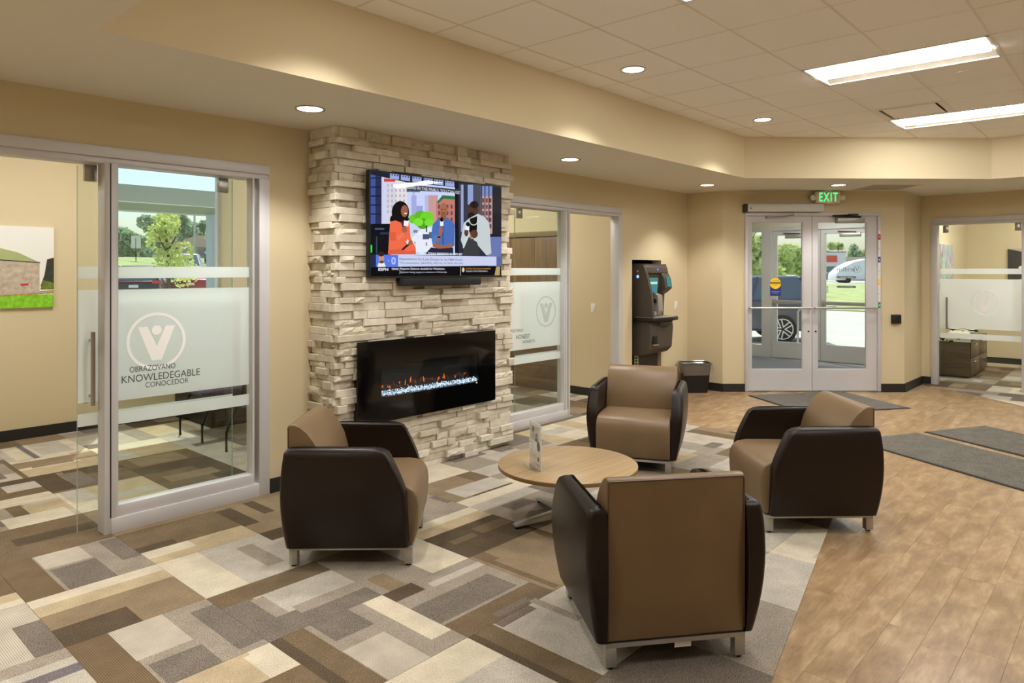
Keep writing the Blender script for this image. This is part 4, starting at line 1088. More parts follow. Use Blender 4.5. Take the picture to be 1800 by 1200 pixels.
rect(60, 560, 250, 860, (16, 18, 24)); rect(60, 760, 74, 832, (60, 220, 40)); rect(100, 600, 190, 616, (70, 84, 120)); rect(110, 680, 124, 840, (50, 64, 84)); rect(150, 640, 240, 660, (40, 52, 76))
# seated woman
ell(345, 452, 84, 108, (22, 18, 20)); ell(300, 520, 56, 54, (24, 20, 20)); ell(384, 440, 34, 56, (150, 92, 66)); ell(394, 462, 14, 6, (236, 226, 216))
shape([(246, 540), (300, 528), (350, 550), (395, 520), (430, 545), (442, 690), (492, 790), (494, 852), (226, 852), (236, 700)], (232, 104, 72))
shape([(350, 545), (382, 520), (408, 560), (380, 640)], (70, 40, 60)); rect(246, 640, 300, 720, (214, 92, 62)); shape([(300, 690), (370, 640), (392, 660), (330, 720)], (238, 116, 84))
shape([(380, 530), (426, 536), (420, 586), (376, 580)], (236, 236, 240)); ell(406, 516, 22, 18, (20, 20, 24)); ell(384, 616, 26, 30, (156, 98, 70))
shape([(352, 806), (440, 726), (456, 740), (372, 812)], (24, 24, 30)); shape([(400, 735), (412, 705), (430, 730), (415, 760)], (230, 232, 238)); ell(440, 742, 22, 20, (156, 98, 70))
shape([(226, 852), (240, 810), (330, 800), (420, 826), (480, 812), (494, 852)], (214, 92, 64))
# seated man in a blue shirt
ell(758, 430, 38, 66, (160, 104, 74)); ell(756, 470, 26, 22, (128, 82, 60)); rect(730, 470, 782, 530, (140, 90, 64)); rect(735, 424, 752, 430, (60, 40, 34)); rect(764, 424, 780, 430, (60, 40, 34))
shape([(690, 530), (730, 508), (756, 540), (790, 505), (842, 536), (866, 580), (862, 770), (836, 790), (660, 770), (642, 660), (654, 570)], (74, 108, 178))
shape([(742, 540), (756, 536), (760, 760), (748, 760)], (54, 82, 146)); shape([(642, 700), (690, 660), (720, 690), (680, 760), (650, 750)], (82, 118, 190))
shape([(652, 745), (760, 770), (836, 750), (842, 790), (720, 806), (655, 782)], (156, 100, 70)); shape([(590, 840), (640, 786), (720, 800), (850, 790), (852, 856), (590, 850)], (34, 38, 62))
shape([(690, 720), (716, 650), (740, 660), (712, 745)], (156, 100, 70)); ell(732, 622, 20, 34, (160, 104, 74)); rect(725, 534, 756, 584, (236, 236, 240)); ell(740, 522, 16, 22, (16, 16, 20)); rect(700, 682, 728, 696, (24, 24, 28))
# seated man in a grey jacket
ell(1042, 424, 48, 70, (72, 46, 34)); ell(1052, 380, 42, 34, (26, 20, 20)); ell(1024, 490, 36, 36, (28, 20, 18)); rect(1020, 480, 1082, 530, (40, 28, 24))
shape([(952, 556), (1004, 512), (1088, 468), (1150, 500), (1196, 556), (1216, 850), (1170, 868), (1086, 770), (1020, 800), (950, 790), (922, 720)], (192, 202, 204))
shape([(1008, 516), (1080, 490), (1078, 620), (1040, 700), (1002, 640)], (20, 18, 22)); shape([(952, 800), (1000, 690), (1080, 740), (1110, 868), (946, 862)], (58, 60, 62))
for k in range(9): a = PI*(1.05 + .9*k/8); ell(1046 + 40*math.cos(a), 530 - 46*math.sin(a), 6, 6, (226, 220, 200), 8)
ell(1052, 662, 34, 40, (92, 56, 42)); 
for k in range(4): shape([(1010, 640 + k*22), (1046, 632 + k*24), (1046, 644 + k*24), (1010, 654 + k*22)], (104, 64, 48))
ell(976, 648, 20, 36, (92, 58, 44)); rect(966, 580, 1004, 624, (234, 234, 238)); ell(990, 568, 18, 22, (20, 20, 24)); shape([(940, 790), (972, 690), (980, 692), (952, 800)], (206, 212, 214))
# lower third and ticker
rect(60, 852, 112, 970, (30, 44, 70)); shape([(110, 852), (1264, 880), (1264, 966), (110, 968)], (196, 202, 232)); shape([(110, 852), (322, 856), (322, 966), (110, 968)], (84, 116, 222))
shape([(124, 968), (134, 930), (190, 930), (204, 968)], (226, 230, 238)); ell(162, 890, 26, 44, (196, 140, 116)); ell(160, 846, 30, 24, (48, 34, 30)); ell(164, 922, 20, 14, (90, 60, 48))
rect(252, 876, 304, 950, (96, 128, 230)); ell(278, 912, 20, 34, (190, 208, 250)); ell(278, 912, 11, 22, (96, 128, 230)); ell(228, 910, 4, 6, (200, 212, 250), 8)
rect(1266, 880, 1312, 970, (88, 100, 150)); rect(56, 972, 1312, 1066, (10, 10, 14)); rect(336, 978, 340, 1040, (180, 184, 190)); rect(918, 976, 922, 1058, (180, 184, 190)); shape([(1246, 1060), (1262, 976), (1300, 976), (1296, 1060)], (176, 154, 100)); ell(946, 1004, 12, 22, (226, 206, 150))
rect(400, 178, 520, 188, (30, 32, 40)); shape([(402, 186), (926, 238), (926, 272), (402, 240)], (58, 62, 76)); rect(402, 240, 534, 258, (58, 62, 76))
shape([(186, 130), (298, 140), (292, 160), (186, 160)], (206, 60, 56))
cols = sorted({c for _, c in pic_layers}); b = MB()
for k, (pts, c) in enumerate(pic_layers): b.flat([(x, -.0014 - .00002*k, z) for x, z in pts], cols.index(c))
b.build('picture', [EM(c) for c in cols], scr, fix=False)
def tv_text(s, x0, y, x1, h, c, bold=0.0):
    a, za = TP(x0, y); b_, zb = TP(x1, y); _, zt = TP(x0, y - h)
    o = text_mesh('screen_text', s, EM(c), scr, a, za, b_ - a, zt - za, -.0058, bold=bold)
tv_text('BEING IN THE FINALS, YOU CAN GET', 404, 230, 922, 36, (226, 228, 236))
tv_text('CAUGHT', 404, 256, 532, 18, (150, 154, 166))
tv_text('NBA     TODAY PRESENTED BY ESPN BET', 528, 852, 940, 20, (238, 240, 244), .02)
tv_text('Expectations for Luka Doncic in 1st NBA Finals?', 336, 912, 942, 30, (50, 54, 84))
tv_text('This postseason: 28.8 PPG, 44% FG, 9.6 RPG, 8.8 APG', 336, 946, 946, 24, (70, 76, 110))
tv_text('ESPN', 132, 1006, 228, 28, (226, 228, 236), .03)
tv_text('TENNIS', 258, 998, 326, 18, (226, 228, 236), .02)
tv_text('Reports: Djokovic doubtful for Wimbledon', 346, 1002, 768, 24, (226, 228, 236), .02)
tv_text('Djokovic having surgery on meniscus on Wednesday', 346, 1034, 790, 22, (206, 210, 220))
tv_text('OUTDOOR TRACK & FIELD CHAMPIONSHIPS', 968, 1000, 1210, 14, (220, 160, 70))
tv_text('TONIGHT 7:30 ET ESPN2/ESPN+', 968, 1024, 1180, 14, (220, 224, 232))
box('screen_cover', -TW/2 + .004, TW/2 - .004, -.0075, -.0060, .012, TH - .004, glass_mat('screen_glass', (1, 1, 1), 0.45), t)
t = empty('soundbar', (3.912, 4.30, 1.488), 0, 'slim black soundbar mounted under the television', 'soundbar')
MB().box(-.43, .43, -.035, .045, 0, .062).build('body', mat('speaker_cloth', C(24, 24, 25), 0.75, bump=.2, bscale=900), t, bevel=0.012, smooth=40)
MB().box(-.32, -.22, .045, .055, .01, .05).box(.22, .32, .045, .055, .01, .05).box(-.27, .27, .0, .03, .058, .0635).build('bracket', M['black'], t)

# ------------------------------------------------------------------ armchairs
def make_chair(label):
    t = empty('armchair', (0, 0, 0), 0, label, 'armchair', 'lounge armchairs around the coffee table')
    hx, hy = .333, .30
    fr = MB()
    fr.box(-hx, hx, -hy, -hy+.045, .088, .106).box(-hx, hx, hy-.045, hy, .088, .106).box(-hx, -hx+.045, -hy+.045, hy-.045, .088, .106).box(hx-.045, hx, -hy+.045, hy-.045, .088, .106)
    fr.build('base_frame', M['silver'], t)
    for sx in (-1, 1):
        for sy in (-1, 1):
            x0, x1 = sorted((sx*hx, sx*(hx-.045))); y0, y1 = sorted((sy*hy, sy*(hy-.045)))
            lg = box('leg', x0, x1, y0, y1, .010, .088, M['silver'], t, bevel=.002)
            MB().lathe([(.015, 0), (.015, .010)], (x0+x1)/2, (y0+y1)/2, 12).build('glide', M['rubber'], lg)
    # seat: profile in x-z, swept over the width, front rolled
    prof = [(-.26, .112), (.335, .112), (.352, .16), (.362, .24), (.366, .32), (.358, .372), (.338, .408), (.305, .428), (.25, .437), (.1, .436), (-.12, .428), (-.26, .42)]
    MB().extr_y(prof, -.292, .292).build('seat', M['taupe'], t, bevel=.014, seg=3, smooth=50)
    box('underside', -.25, .30, -.26, .26, .100, .112, M['rubber'], t)
    # backrest
    bp = [(-.335, .112), (-.20, .112), (-.13, .30), (-.126, .43), (-.137, .52), (-.160, .60), (-.196, .67), (-.238, .725), (-.270, .752), (-.298, .766), (-.325, .768), (-.340, .758)]
    MB().extr_y(bp, -.296, .296).build('backrest', M['taupe'], t, bevel=.011, seg=3, smooth=50)
    pp = MB()
    for s in (-1, 1): pp.tube([(-.3375, s*.292, .13), (-.3385, s*.293, .4), (-.3405, s*.292, .752)], .0035, 6)
    pp.tube([(-.3395, -.29, .757), (-.3395, .29, .757)], .0035, 6)
    pp.build('piping', M['seam'], t, smooth=60)
    # arms: rings in x-y stacked over z; inner face flat, outer face bowed
    def xr(z): return -.342 - .022*math.sin(PI*min(1, max(0, (z-.11)/.54)))**.8
    def xf(z):
        if z < .40: return .318 - .012*(z-.11)/.29
        if z < .60: return .306 - .085*((z-.40)/.20)**1.25
        return .221 - .06*((z-.60)/.052)**2
    def yo(z):
        u = (z-.11)/.54
        return .318 + 0.068*math.sin(PI*min(1, .08 + u*.62))**.9 if u < .9 else .318 + 0.068*math.sin(PI*(.08+.9*.62))**.9 - .012*((u-.9)/.1)
    for s in (-1, 1):
        rings = []
        zs = [.108, .112, .16, .22, .28, .34, .40, .45, .50, .54, .575, .605, .628, .642, .650, .653]
        for k, z in enumerate(zs):
            ins = {0: .008, 13: .004, 14: .014, 15: .030}.get(k, 0)
            a, b_, o, i_ = xr(min(z, .62)) + ins, xf(z) - ins, yo(z) - ins, .298 + (ins if k > 10 else 0)
            if k > 12: a += .006*(k-12)
            c_ = .026
            ring = [(a, i_)]
            for q in range(5): ang = PI - (PI/2)*q/4; ring.append((a + c_ + c_*math.cos(ang), o - c_ + c_*math.sin(ang)))
            for q in range(5): ang = PI/2 - (PI/2)*q/4; ring.append((b_ - c_ + c_*math.cos(ang), o - c_ + c_*math.sin(ang)))
            ring.append((b_, i_))
            rings.append([(x, s*y, z) for x, y in ring])
        MB().loft(rings).build('armrest', M['brown'], t, smooth=42)
    return t
def copy_tree(o, parent=None):
    c = o.copy(); COL.objects.link(c); c.parent = parent
    for ch in list(o.children): copy_tree(ch, c)
    return c
chair = make_chair('two-tone leather armchair nearest the left glass office, seen from its side')
spots = [((2.479, 3.42), -46.8, None),
         ((5.12, 3.185), 204.0, 'two-tone leather armchair facing the viewer beyond the round table'),
         ((4.697, 1.702), 133.6, 'two-tone leather armchair at the right with one leg on the wood floor'),
         ((2.797, 1.69), 51.6, 'two-tone leather armchair in front, seen from behind')]
for k, (p, a, lab) in enumerate(spots):
    o = chair if k == 0 else copy_tree(chair)
    o.location = (p[0], p[1], .006); o.rotation_euler = (0, 0, math.radians(a))
    if lab: o['label'] = lab
tg = empty('care_label', (0, 0, 0), 0, parent=o)
MB().flat([(-.325, -.066, .064), (-.325, .006, .064), (-.325, .006, .092), (-.325, -.066, .092)]).build('paper_tag', M['white'], tg, fix=False)

# ------------------------------------------------------------------ coffee table and sign
t = empty('coffee_table', (3.636, 2.791, .005), 0, 'low round pale oak coffee table between the four armchairs', 'table')
top = .362
MB().lathe([(.001, top), (.444, top), (.449, top-.003), (.449, top-.006)], n=72).build('tabletop', M['oak'], t, smooth=50)
MB().lathe([(.449, top-.006), (.450, top-.024), (.446, top-.028), (.001, top-.028)], n=72).build('edge_band', M['oakedge'], t, smooth=50)
MB().lathe([(.036, .06), (.036, top-.05), (.12, top-.034), (.12, top-.028)], n=28).build('column', M['silver'], t, smooth=40)
MB().lathe([(.05, .035), (.05, .075), (.036, .08)], n=24).build('hub', M['silver'], t, smooth=40)
a0 = math.atan2(2.9405-2.791 + 0, 3.279-3.636)
for k in range(4):
    a = math.radians(207 - 47.98 ) + PI/2*k
    ft = MB().loft([[(.03, -.032, .03), (.03, .032, .03), (.03, .026, .078), (.03, -.026, .078)], [(.39, -.024, .014), (.39, .024, .014), (.39, .020, .030), (.39, -.020, .030)]]).build('foot', M['silver'], t, bevel=.003, smooth=40)
    ft.rotation_euler = (0, 0, a)
    MB().lathe([(.018, 0), (.018, .016)], .365, 0, 14).build('glide', M['rubber'], ft)
sp = Vector((3.464, 2.966)); sq = Vector((3.359, 2.785)); dv = (sq - sp).normalized()
t = empty('table_sign', (*((sp+sq)/2), .367), math.atan2(dv.y, dv.x), 'small white advertising card in a clear stand on the coffee table', 'sign')
box('clear_base', -.115, .115, -.045, .045, 0, .004, glass_mat('acrylic', (.985, .99, .99), 1.0), t)
card = box('card', -.108, .108, -.0015, .0015, .004, .283, mat('card_white', C(240, 238, 230), .5), t)
for s in (-1, 1): box('clear_sleeve', -.108, .108, s*.0025-.0006, s*.0025+.0006, .004, .285, bpy.data.materials['acrylic'], t)
pr = MB()
yy = -.0017
pr.flat([(-.09, yy, .165), (.07, yy, .165), (.07, yy, .262), (-.085, yy, .262)], 0)
pr.flat([(x, yy-.0001, z) for x, _, z in disc(-.035, .235, .022, 0, 16)], 1)
pr.flat([(-.075, yy-.0001, .168), (-.065, yy-.0001, .215), (-.03, yy-.0001, .222), (.0, yy-.0001, .21), (.01, yy-.0001, .168)], 2)
pr.flat([(x, yy-.0001, z) for x, _, z in disc(.025, .205, .018, 0, 16)], 1)
pr.flat([(-.005, yy-.0002, .168), (.0, yy-.0002, .19), (.05, yy-.0002, .19), (.055, yy-.0002, .168)], 3)
pr.flat([(x, yy-.0003, z) for x, _, z in disc(.062, .145, .030, 0, 24)], 4)
pr.flat([(.045, yy, .05), (.075, yy, .05), (.075, yy, .078), (.045, yy, .078)], 5)
for k in range(4): pr.flat([(-.09, yy, .06 + k*.008), (.02, yy, .06 + k*.008), (.02, yy, .063 + k*.008), (-.09, yy, .063 + k*.008)], 6)
pr.build('print', [mat('card_photo', C(206, 204, 196), .5), mat('card_skin', C(120, 84, 70), .5), mat('card_cloth', C(188, 182, 176), .5), mat('card_blue', C(70, 104, 150), .5), mat('card_seal', C(40, 66, 96), .5), mat('card_dark', C(60, 56, 52), .5), mat('card_grey', C(180, 178, 172), .5)], card, fix=False)
text_mesh('lettering', 'Get More', bpy.data.materials['card_seal'], card, -.09, .138, .08, .014, yy)
text_mesh('lettering', 'with your', bpy.data.materials['card_seal'], card, -.09, .118, .08, .013, yy)
text_mesh('lettering', 'card', bpy.data.materials['card_seal'], card, -.09, .100, .04, .012, yy)
text_mesh('lettering', 'Veridian', bpy.data.materials['card_dark'], card, .02, .022, .06, .014, yy)

# ------------------------------------------------------------------ cash machine
t = empty('cash_machine', (7.80, 4.95, 0), 0, 'dark grey cash machine with green screen standing in a wall recess', 'cash machine')
AG = mat('machine_grey', C(78, 70, 62), .5); AD = mat('machine_dark', C(44, 40, 37), .5); AL = mat('machine_light', C(150, 142, 132), .4)
def A_(y): return y - 4.95
lx0, lx1 = -.25, .30
low = [(4.95, .555), (4.70, .55), (4.60, .575), (4.535, .64), (4.515, .90), (4.53, .985), (4.95, .985)]
MB().extr_x([(A_(y), z) for y, z in low], lx0, lx1).build('lower_body', AG, t, bevel=.014, seg=3, smooth=45)
up = [(4.95, 1.03), (4.66, 1.03), (4.645, 1.33), (4.62, 1.42), (4.62, 1.69), (4.95, 1.69)]
MB().extr_x([(A_(y), z) for y, z in up], lx0, lx1).build('upper_body', AG, t)
cheek = [(4.95, .985), (4.49, .985), (4.485, 1.04), (4.51, 1.32), (4.565, 1.536), (4.60, 1.64), (4.63, 1.685), (4.95, 1.695)]
MB().extr_x([(A_(y), z) for y, z in cheek], lx0 - .004, lx0 + .045).build('side_cheek', AG, t, bevel=.010, seg=3, smooth=45)
hood = [(4.66, 1.57), (4.585, 1.575), (4.60, 1.65), (4.635, 1.69), (4.95, 1.70), (4.95, 1.57)]
MB().extr_x([(A_(y), z) for y, z in hood], lx0 + .04, lx1).build('hood', AG, t, bevel=.012, seg=3, smooth=45)
rb = [(4.66, 1.30), (4.60, 1.33), (4.53, 1.385), (4.545, 1.50), (4.585, 1.575), (4.66, 1.58)]
MB().extr_x([(A_(y), z) for y, z in rb], .13, lx1).build('side_pod', AG, t, bevel=.010, smooth=45)
def panel(name, x0, x1, y0, z0, y1, z1, m, off=.003, par=t):
    nrm = Vector((0, -(z1-z0), (y1-y0))).normalized()*off
    return MB().flat([(x0, A_(y0)+nrm.y, z0+nrm.z), (x1, A_(y0)+nrm.y, z0+nrm.z), (x1, A_(y1)+nrm.y, z1+nrm.z), (x0, A_(y1)+nrm.y, z1+nrm.z)]).build(name, m, par, fix=False)
SG = emit('machine_screen', (.10, .34, .30), .55)
s1 = panel('screen', -.17, .08, 4.630, 1.33, 4.618, 1.52, SG, .006)
panel('screen_banner', -.16, .07, 4.626, 1.44, 4.621, 1.47, emit('machine_screen_text', (.5, .75, .7), .8), .009, s1)
panel('screen_banner', -.15, .02, 4.629, 1.36, 4.626, 1.40, emit('machine_screen_blue', (.05, .22, .42), .8), .009, s1)
panel('side_screen', .16, .26, 4.530, 1.405, 4.548, 1.535, SG, .006)
MB().extr_x([(A_(y), z) for y, z in [(4.65, 1.04), (4.60, 1.04), (4.57, 1.10), (4.58, 1.30), (4.65, 1.33)]], .03, .14).build('receipt_wing', AL, t, bevel=.008, smooth=45)
MB().extr_x([(A_(y), z) for y, z in [(4.65, 1.04), (4.595, 1.045), (4.60, 1.09), (4.65, 1.10)]], -.19, .03).build('keypad_ledge', AL, t, bevel=.006, smooth=45)
panel('instruction_plate', -.16, -.02, 4.651, 1.16, 4.648, 1.26, mat('plate_green', C(40, 96, 74), .4), .006)
MB().flat([(x, A_(4.637), z) for x, _, z in disc(-.12, 1.12, .016, 0, 14)]).build('green_light', emit('key_green', (.1, 1, .25), 1.6), t, fix=False)
MB().flat([(-.045, A_(4.637), 1.105), (-.012, A_(4.637), 1.105), (-.012, A_(4.637), 1.136), (-.045, A_(4.637), 1.136)]).build('white_light', emit('key_white', (.7, .75, 1), 1.2), t, fix=False)
box('card_slot', .0, .028, A_(4.60), A_(4.646), 1.20, 1.25, M['black'], t)
for z, m_, r_ in ((1.602, mat('camera_dot', C(190, 186, 180), .3), .014), (1.535, emit('blue_light', (.1, .25, 1), 2.5), .019)):
    MB().flat([(lx0 - .0052, A_(4.70) + r_*math.cos(a), z + r_*math.sin(a)) for a in [2*PI*k/18 for k in range(18)]]).build('side_light', m_, t, fix=False)
panel('logo_mark', .02, .05, 4.590, 1.605, 4.595, 1.635, emit('logo_blue', (.2, .25, .9), .9), .006)
pl_ = [(-.31, 4.74), (-.31, 4.55), (-.27, 4.47), (-.15, 4.42), (.05, 4.40), (.25, 4.42), (.34, 4.48), (.36, 4.56), (.36, 4.74)]
MB().prism([(x, A_(y)) for x, y in pl_], .985, 1.03).build('shelf', M['black'], t, bevel=.010, seg=2, smooth=45)
MB().prism([(x*.93, A_(4.57 + (y-4.57)*.9)) for x, y in pl_], 1.0302, 1.034).build('shelf_top', AL, t)
MB().lathe([(.14, .975), (.12, .93), (.07, .90), (.01, .89)], .06, A_(4.55), 20).build('shelf_bracket', AG, t, smooth=60)
box('cash_slot', -.20, -.09, A_(4.512), A_(4.53), .70, .80, M['black'], t, bevel=.004)
box('cash_tray', -.205, -.085, A_(4.500), A_(4.52), .685, .70, AL, t)
box('pedestal', -.19, .25, A_(4.72), A_(5.15), 0, .555, AD, t)
lb = box('side_label', -.1905, -.19, A_(4.73), A_(4.79), .40, .545, mat('label_yellow', C(224, 226, 160), .5), t)
for k in range(3): box('label_mark', -.1912, -.1905, A_(4.745), A_(4.775), .43 + k*.036, .452 + k*.036, M['ink'], lb)

# ------------------------------------------------------------------ waste bin
t = empty('waste_bin', (8.60, 4.475, 0), math.radians(-47), 'black waste bin with a clear plastic liner beside the cash machine', 'waste bin')
def rring(hx, hy, z, c=.03, wob=0, seed=1):
    r = random.Random(seed); p = []
    for cx, cy, a0 in ((hx-c, hy-c, 0), (-hx+c, hy-c, PI/2), (-hx+c, -hy+c, PI), (hx-c, -hy+c, 1.5*PI)):
        for q in range(5):
            a = a0 + PI/2*q/4; w_ = r.uniform(-wob, wob)
            p.append((cx + (c+w_)*math.cos(a), cy + (c+w_)*math.sin(a), z + (r.uniform(-1, 1)*wob*2.5)))
    return p
MB().loft([rring(.145, .095, 0), rring(.188, .128, .375), rring(.194, .134, .375), rring(.194, .134, .39), rring(.184, .124, .39), rring(.14, .09, .01)], cap=True).build('bin_body', M['black'], t, smooth=40)
lm, nt, b = new_mat('clear_liner'); nt.nodes.remove(b)
tr = N(nt, 'ShaderNodeBsdfTransparent'); gl = N(nt, 'ShaderNodeBsdfGlossy', Roughness=.15); df = N(nt, 'ShaderNodeBsdfDiffuse'); df.inputs[0].default_value = (.7, .68, .62, 1)
m1 = N(nt, 'ShaderNodeMixShader'); m1.inputs[0].default_value = .35; m2 = N(nt, 'ShaderNodeMixShader'); m2.inputs[0].default_value = .22
nt.links.new(gl.outputs[0], m1.inputs[1]); nt.links.new(df.outputs[0], m1.inputs[2]); nt.links.new(tr.outputs[0], m2.inputs[1]); nt.links.new(m1.outputs[0], m2.inputs[2]); nt.links.new(m2.outputs[0], nt.nodes['Material Output'].inputs['Surface'])
MB().loft([rring(.172, .112, .345, .03, .002, 5), rring(.190, .130, .396, .03, .002, 6), rring(.203, .143, .392, .03, .003, 7), rring(.206, .147, .34, .03, .007, 8), rring(.202, .143, .30, .03, .008, 9), rring(.196, .138, .25, .03, .010, 10)], cap=False).build('liner', lm, t, smooth=25)

# ------------------------------------------------------------------ near office contents
t = empty('wall_picture', (1.56, 7.98, 1.255), 0, 'landscape print of a round stone building with a green roof and lawn', 'picture')
PWD, PHT = 1.14, .775
def AP(x, y):                                   # print layout in units of the picture: 0..1 across, 0..1 up
    return (-PWD/2 + x*PWD, y*PHT)
box('canvas', -PWD/2, PWD/2, -.03, -.001, 0, PHT, mat('print_sky', C(232, 232, 226), .6), t)
b = MB()
def art(pts, mi, k): b.flat([(AP(x, y)[0], -.0302 - .00008*k, AP(x, y)[1]) for x, y in pts], mi)
art([(0, 0), (1, 0), (1, .16), (0, .16)], 0, 0)
art([(0, .10), (1, .17), (1, .21), (0, .15)], 3, 1)
art([(0, .125), (1, .185), (1, .20), (0, .15)], 4, 2)
art([(.10, .12), (.895, .19), (.895, .56), (.60, .58), (.10, .575)], 1, 3)
art([(.05, .57), (.60, .585), (.90, .555), (.74, .68), (.55, .755), (.38, .765), (.20, .70)], 2, 4)
art([(.05, .565), (.60, .58), (.90, .55), (.90, .562), (.60, .594), (.05, .58)], 5, 5)
art([(.90, .26), (.93, .40), (.95, .60), (1, .62), (1, .26)], 6, 6)
art([(.90, .22), (1, .22), (1, .30), (.92, .34)], 7, 7)
art([(.76, .27), (.815, .275), (.815, .30), (.76, .295)], 8, 8)
art([(.46, .755), (.555, .59), (.56, .59), (.467, .755)], 5, 8)
b.build('print', [mat('print_grass', C(132, 196, 36), .6, vary=.25, vscale=30), mat('print_stone', C(186, 172, 152), .6, vary=.25, vscale=22), mat('print_roof', C(170, 180, 120), .6, vary=.1, vscale=6), mat('print_hedge', C(176, 140, 60), .6, vary=.4, vscale=40), mat('print_gravel', C(170, 166, 158), .6, vary=.3, vscale=60), mat('print_dark', C(56, 52, 56), .6), mat('print_tree', C(48, 52, 40), .6, vary=.4, vscale=30), mat('print_bush', C(104, 120, 40), .6, vary=.4, vscale=30), mat('print_red', C(196, 40, 48), .6)], t, fix=False)

def guest_chair(loc, rz, label):
    t = empty('guest_chair', loc, rz, label, 'chair', 'guest chairs in the near office')
    for s in (-1, 1):
        MB().tube([(.235, s*.24, 0), (.235, s*.24, .17), (.20, s*.24, .26), (.12, s*.235, .43)], .012, 8).build('leg', M['black'], t, smooth=50)
        MB().tube([(-.25, s*.24, 0), (-.22, s*.24, .20), (-.16, s*.235, .43), (-.22, s*.225, .70), (-.26, s*.215, .84)], .012, 8).build('leg', M['black'], t, smooth=50)
        MB().tube([(-.20, s*.245, .63), (.0, s*.255, .66), (.15, s*.255, .64)], .016, 8).build('armrest', M['black'], t, smooth=50)
    sm = mat('chair_weave', C(86, 78, 98), .9, vary=.45, vscale=90) if 'chair_weave' not in bpy.data.materials else bpy.data.materials['chair_weave']
    MB().box(-.20, .24, -.24, .24, .425, .475).build('seat', sm, t, bevel=.018, seg=2, smooth=45)
    MB().extr_y([(-.215, .54), (-.175, .54), (-.235, .86), (-.27, .86)], -.22, .22).build('backrest', sm, t, bevel=.012, seg=2, smooth=45)
guest_chair((3.185, 6.775, .005), PI, 'dark guest chair with woven seat behind the glass, nearer the window')
guest_chair((3.185, 5.82, .005), PI, 'dark guest chair with woven seat behind the glass, nearer the fireplace')
t = empty('side_desk', (3.5, 7.5, .005), 0, 'dark laminate desk in the corner behind the guest chairs', 'desk')
box('desktop', -.26, .31, -.45, .45, .70, .735, M['darkwood'], t, bevel=.004)
box('modesty_panel', -.22, -.20, -.42, .42, .02, .70, M['black'], t)
for s in (-1, 1): box('end_panel', -.22, .30, s*.42-.012, s*.42+.012, 0, .70, M['darkwood'], t)
t = empty('picture_frame', (3.829, 6.1, 1.35), -PI/2, 'grey framed print on the right wall of the near office', 'picture')
box('frame', -.32, .32, -.025, -.001, 0, .62, mat('frame_grey', C(120, 122, 126), .5), t)
box('print', -.28, .28, -.027, -.025, .04, .58, mat('print_grey', C(168, 168, 172), .5, vary=.4, vscale=9), t)

# ------------------------------------------------------------------ cabinet office contents
t = empty('storage_wall', (7.39, 5.745, .005), -PI/2, 'tall walnut storage wall with cornice inside the cabinet office', 'cabinet')
WN = M['walnut']
def SW(y): return y        # local x runs toward -world y; cabinet extends to negative x
Lw = 1.75
box('carcass', -Lw, 0, -.06, -.001, 0, 2.06, mat('carcass_brown', C(88, 64, 42), .5), t)
box('cornice', -Lw, .012, -.10, -.001, 2.06, 2.13, grain_mat('cornice_wood', C(120, 98, 66), C(146, 122, 84), (1.5, 30, 30), .4), t, bevel=.004)
for k in range(4):
    x1 = -.006 - k*.43; dr = box('upper_door', x1 - .424, x1, -.082, -.061, 1.02, 2.05, WN, t, bevel=.002)
    MB().tube([(x1 - .39 if k % 2 else x1 - .03, -.10, 1.08), (x1 - .39 if k % 2 else x1 - .03, -.10, 1.20)], .006, 8).build('handle', M['steel'], dr)
box('worktop', -Lw, .006, -.12, -.001, .74, .775, WN, t, bevel=.002)
box('splash_panel', -Lw, 0, -.066, -.060, .775, 1.02, mat('panel_tan', C(176, 146, 100), .5), t)
for k in range(2):
    x1 = -.006 - k*.86; box('base_door', x1 - .854, x1, -.082, -.061, .06, .735, grain_mat('base_walnut', C(84, 62, 40), C(116, 88, 58), (1.4, 30, 30), .35) if k == 0 else bpy.data.materials['base_walnut'], t, bevel=.002)
box('plinth', -Lw, 0, -.05, -.001, 0, .055, M['black'], t)
for (x, w_, h_, c, lb) in [(-.50, .16, .24, (96, 72, 50), 'brown box file standing on the walnut worktop'), (-.80, .10, .17, (150, 120, 90), 'small tan ornament on the walnut worktop')]:
    o = MB().box(-w_/2, w_/2, -.04, .0, 0, h_).box(-w_/2-.004, w_/2+.004, -.044, .0, h_, h_+.012).build('box_file' if c[0] < 100 else 'ornament', mat('item_brown', C(*c), .6), None, bevel=.004, smooth=40)
    o.location = (7.39 - .070, 5.745 - x, .782); o.rotation_euler = (0, 0, -PI/2); tag(o, lb, 'box' if c[0] < 100 else 'ornament')

# ------------------------------------------------------------------ far office contents
t = empty('credenza', (13.02, 2.385, .005), 0, 'low dark wood credenza with drawers in the far office', 'credenza')
box('body', -.69, .69, -.42, -.002, .03, .56, M['darkwood'], t, bevel=.003)
box('top', -.70, .70, -.435, -.002, .56, .585, M['darkwood'], t, bevel=.003)
box('plinth', -.67, .67, -.40, -.02, 0, .03, M['black'], t)
for k in range(2):
    for q in range(2):
        d_ = box('drawer', -.685 + k*.69, -.005 + k*.69, -.438, -.421, .04 + q*.26, .292 + q*.26, M['darkwood'], t, bevel=.002)
        cx = -.345 + k*.69
        MB().tube([(cx-.07, -.44, .23 + q*.26), (cx-.06, -.462, .23 + q*.26), (cx+.06, -.462, .23 + q*.26), (cx+.07, -.44, .23 + q*.26)], .007, 8).build('handle', M['steel'], d_, smooth=50)
zm, nt, b = new_mat('zebra_cloth'); b.inputs['Roughness'].default_value = .9
wv = N(nt, 'ShaderNodeTexWave', Scale=9.0, Distortion=6.0); g_ = N(nt, 'ShaderNodeNewGeometry'); cr = N(nt, 'ShaderNodeValToRGB'); cr.color_ramp.interpolation = 'CONSTANT'
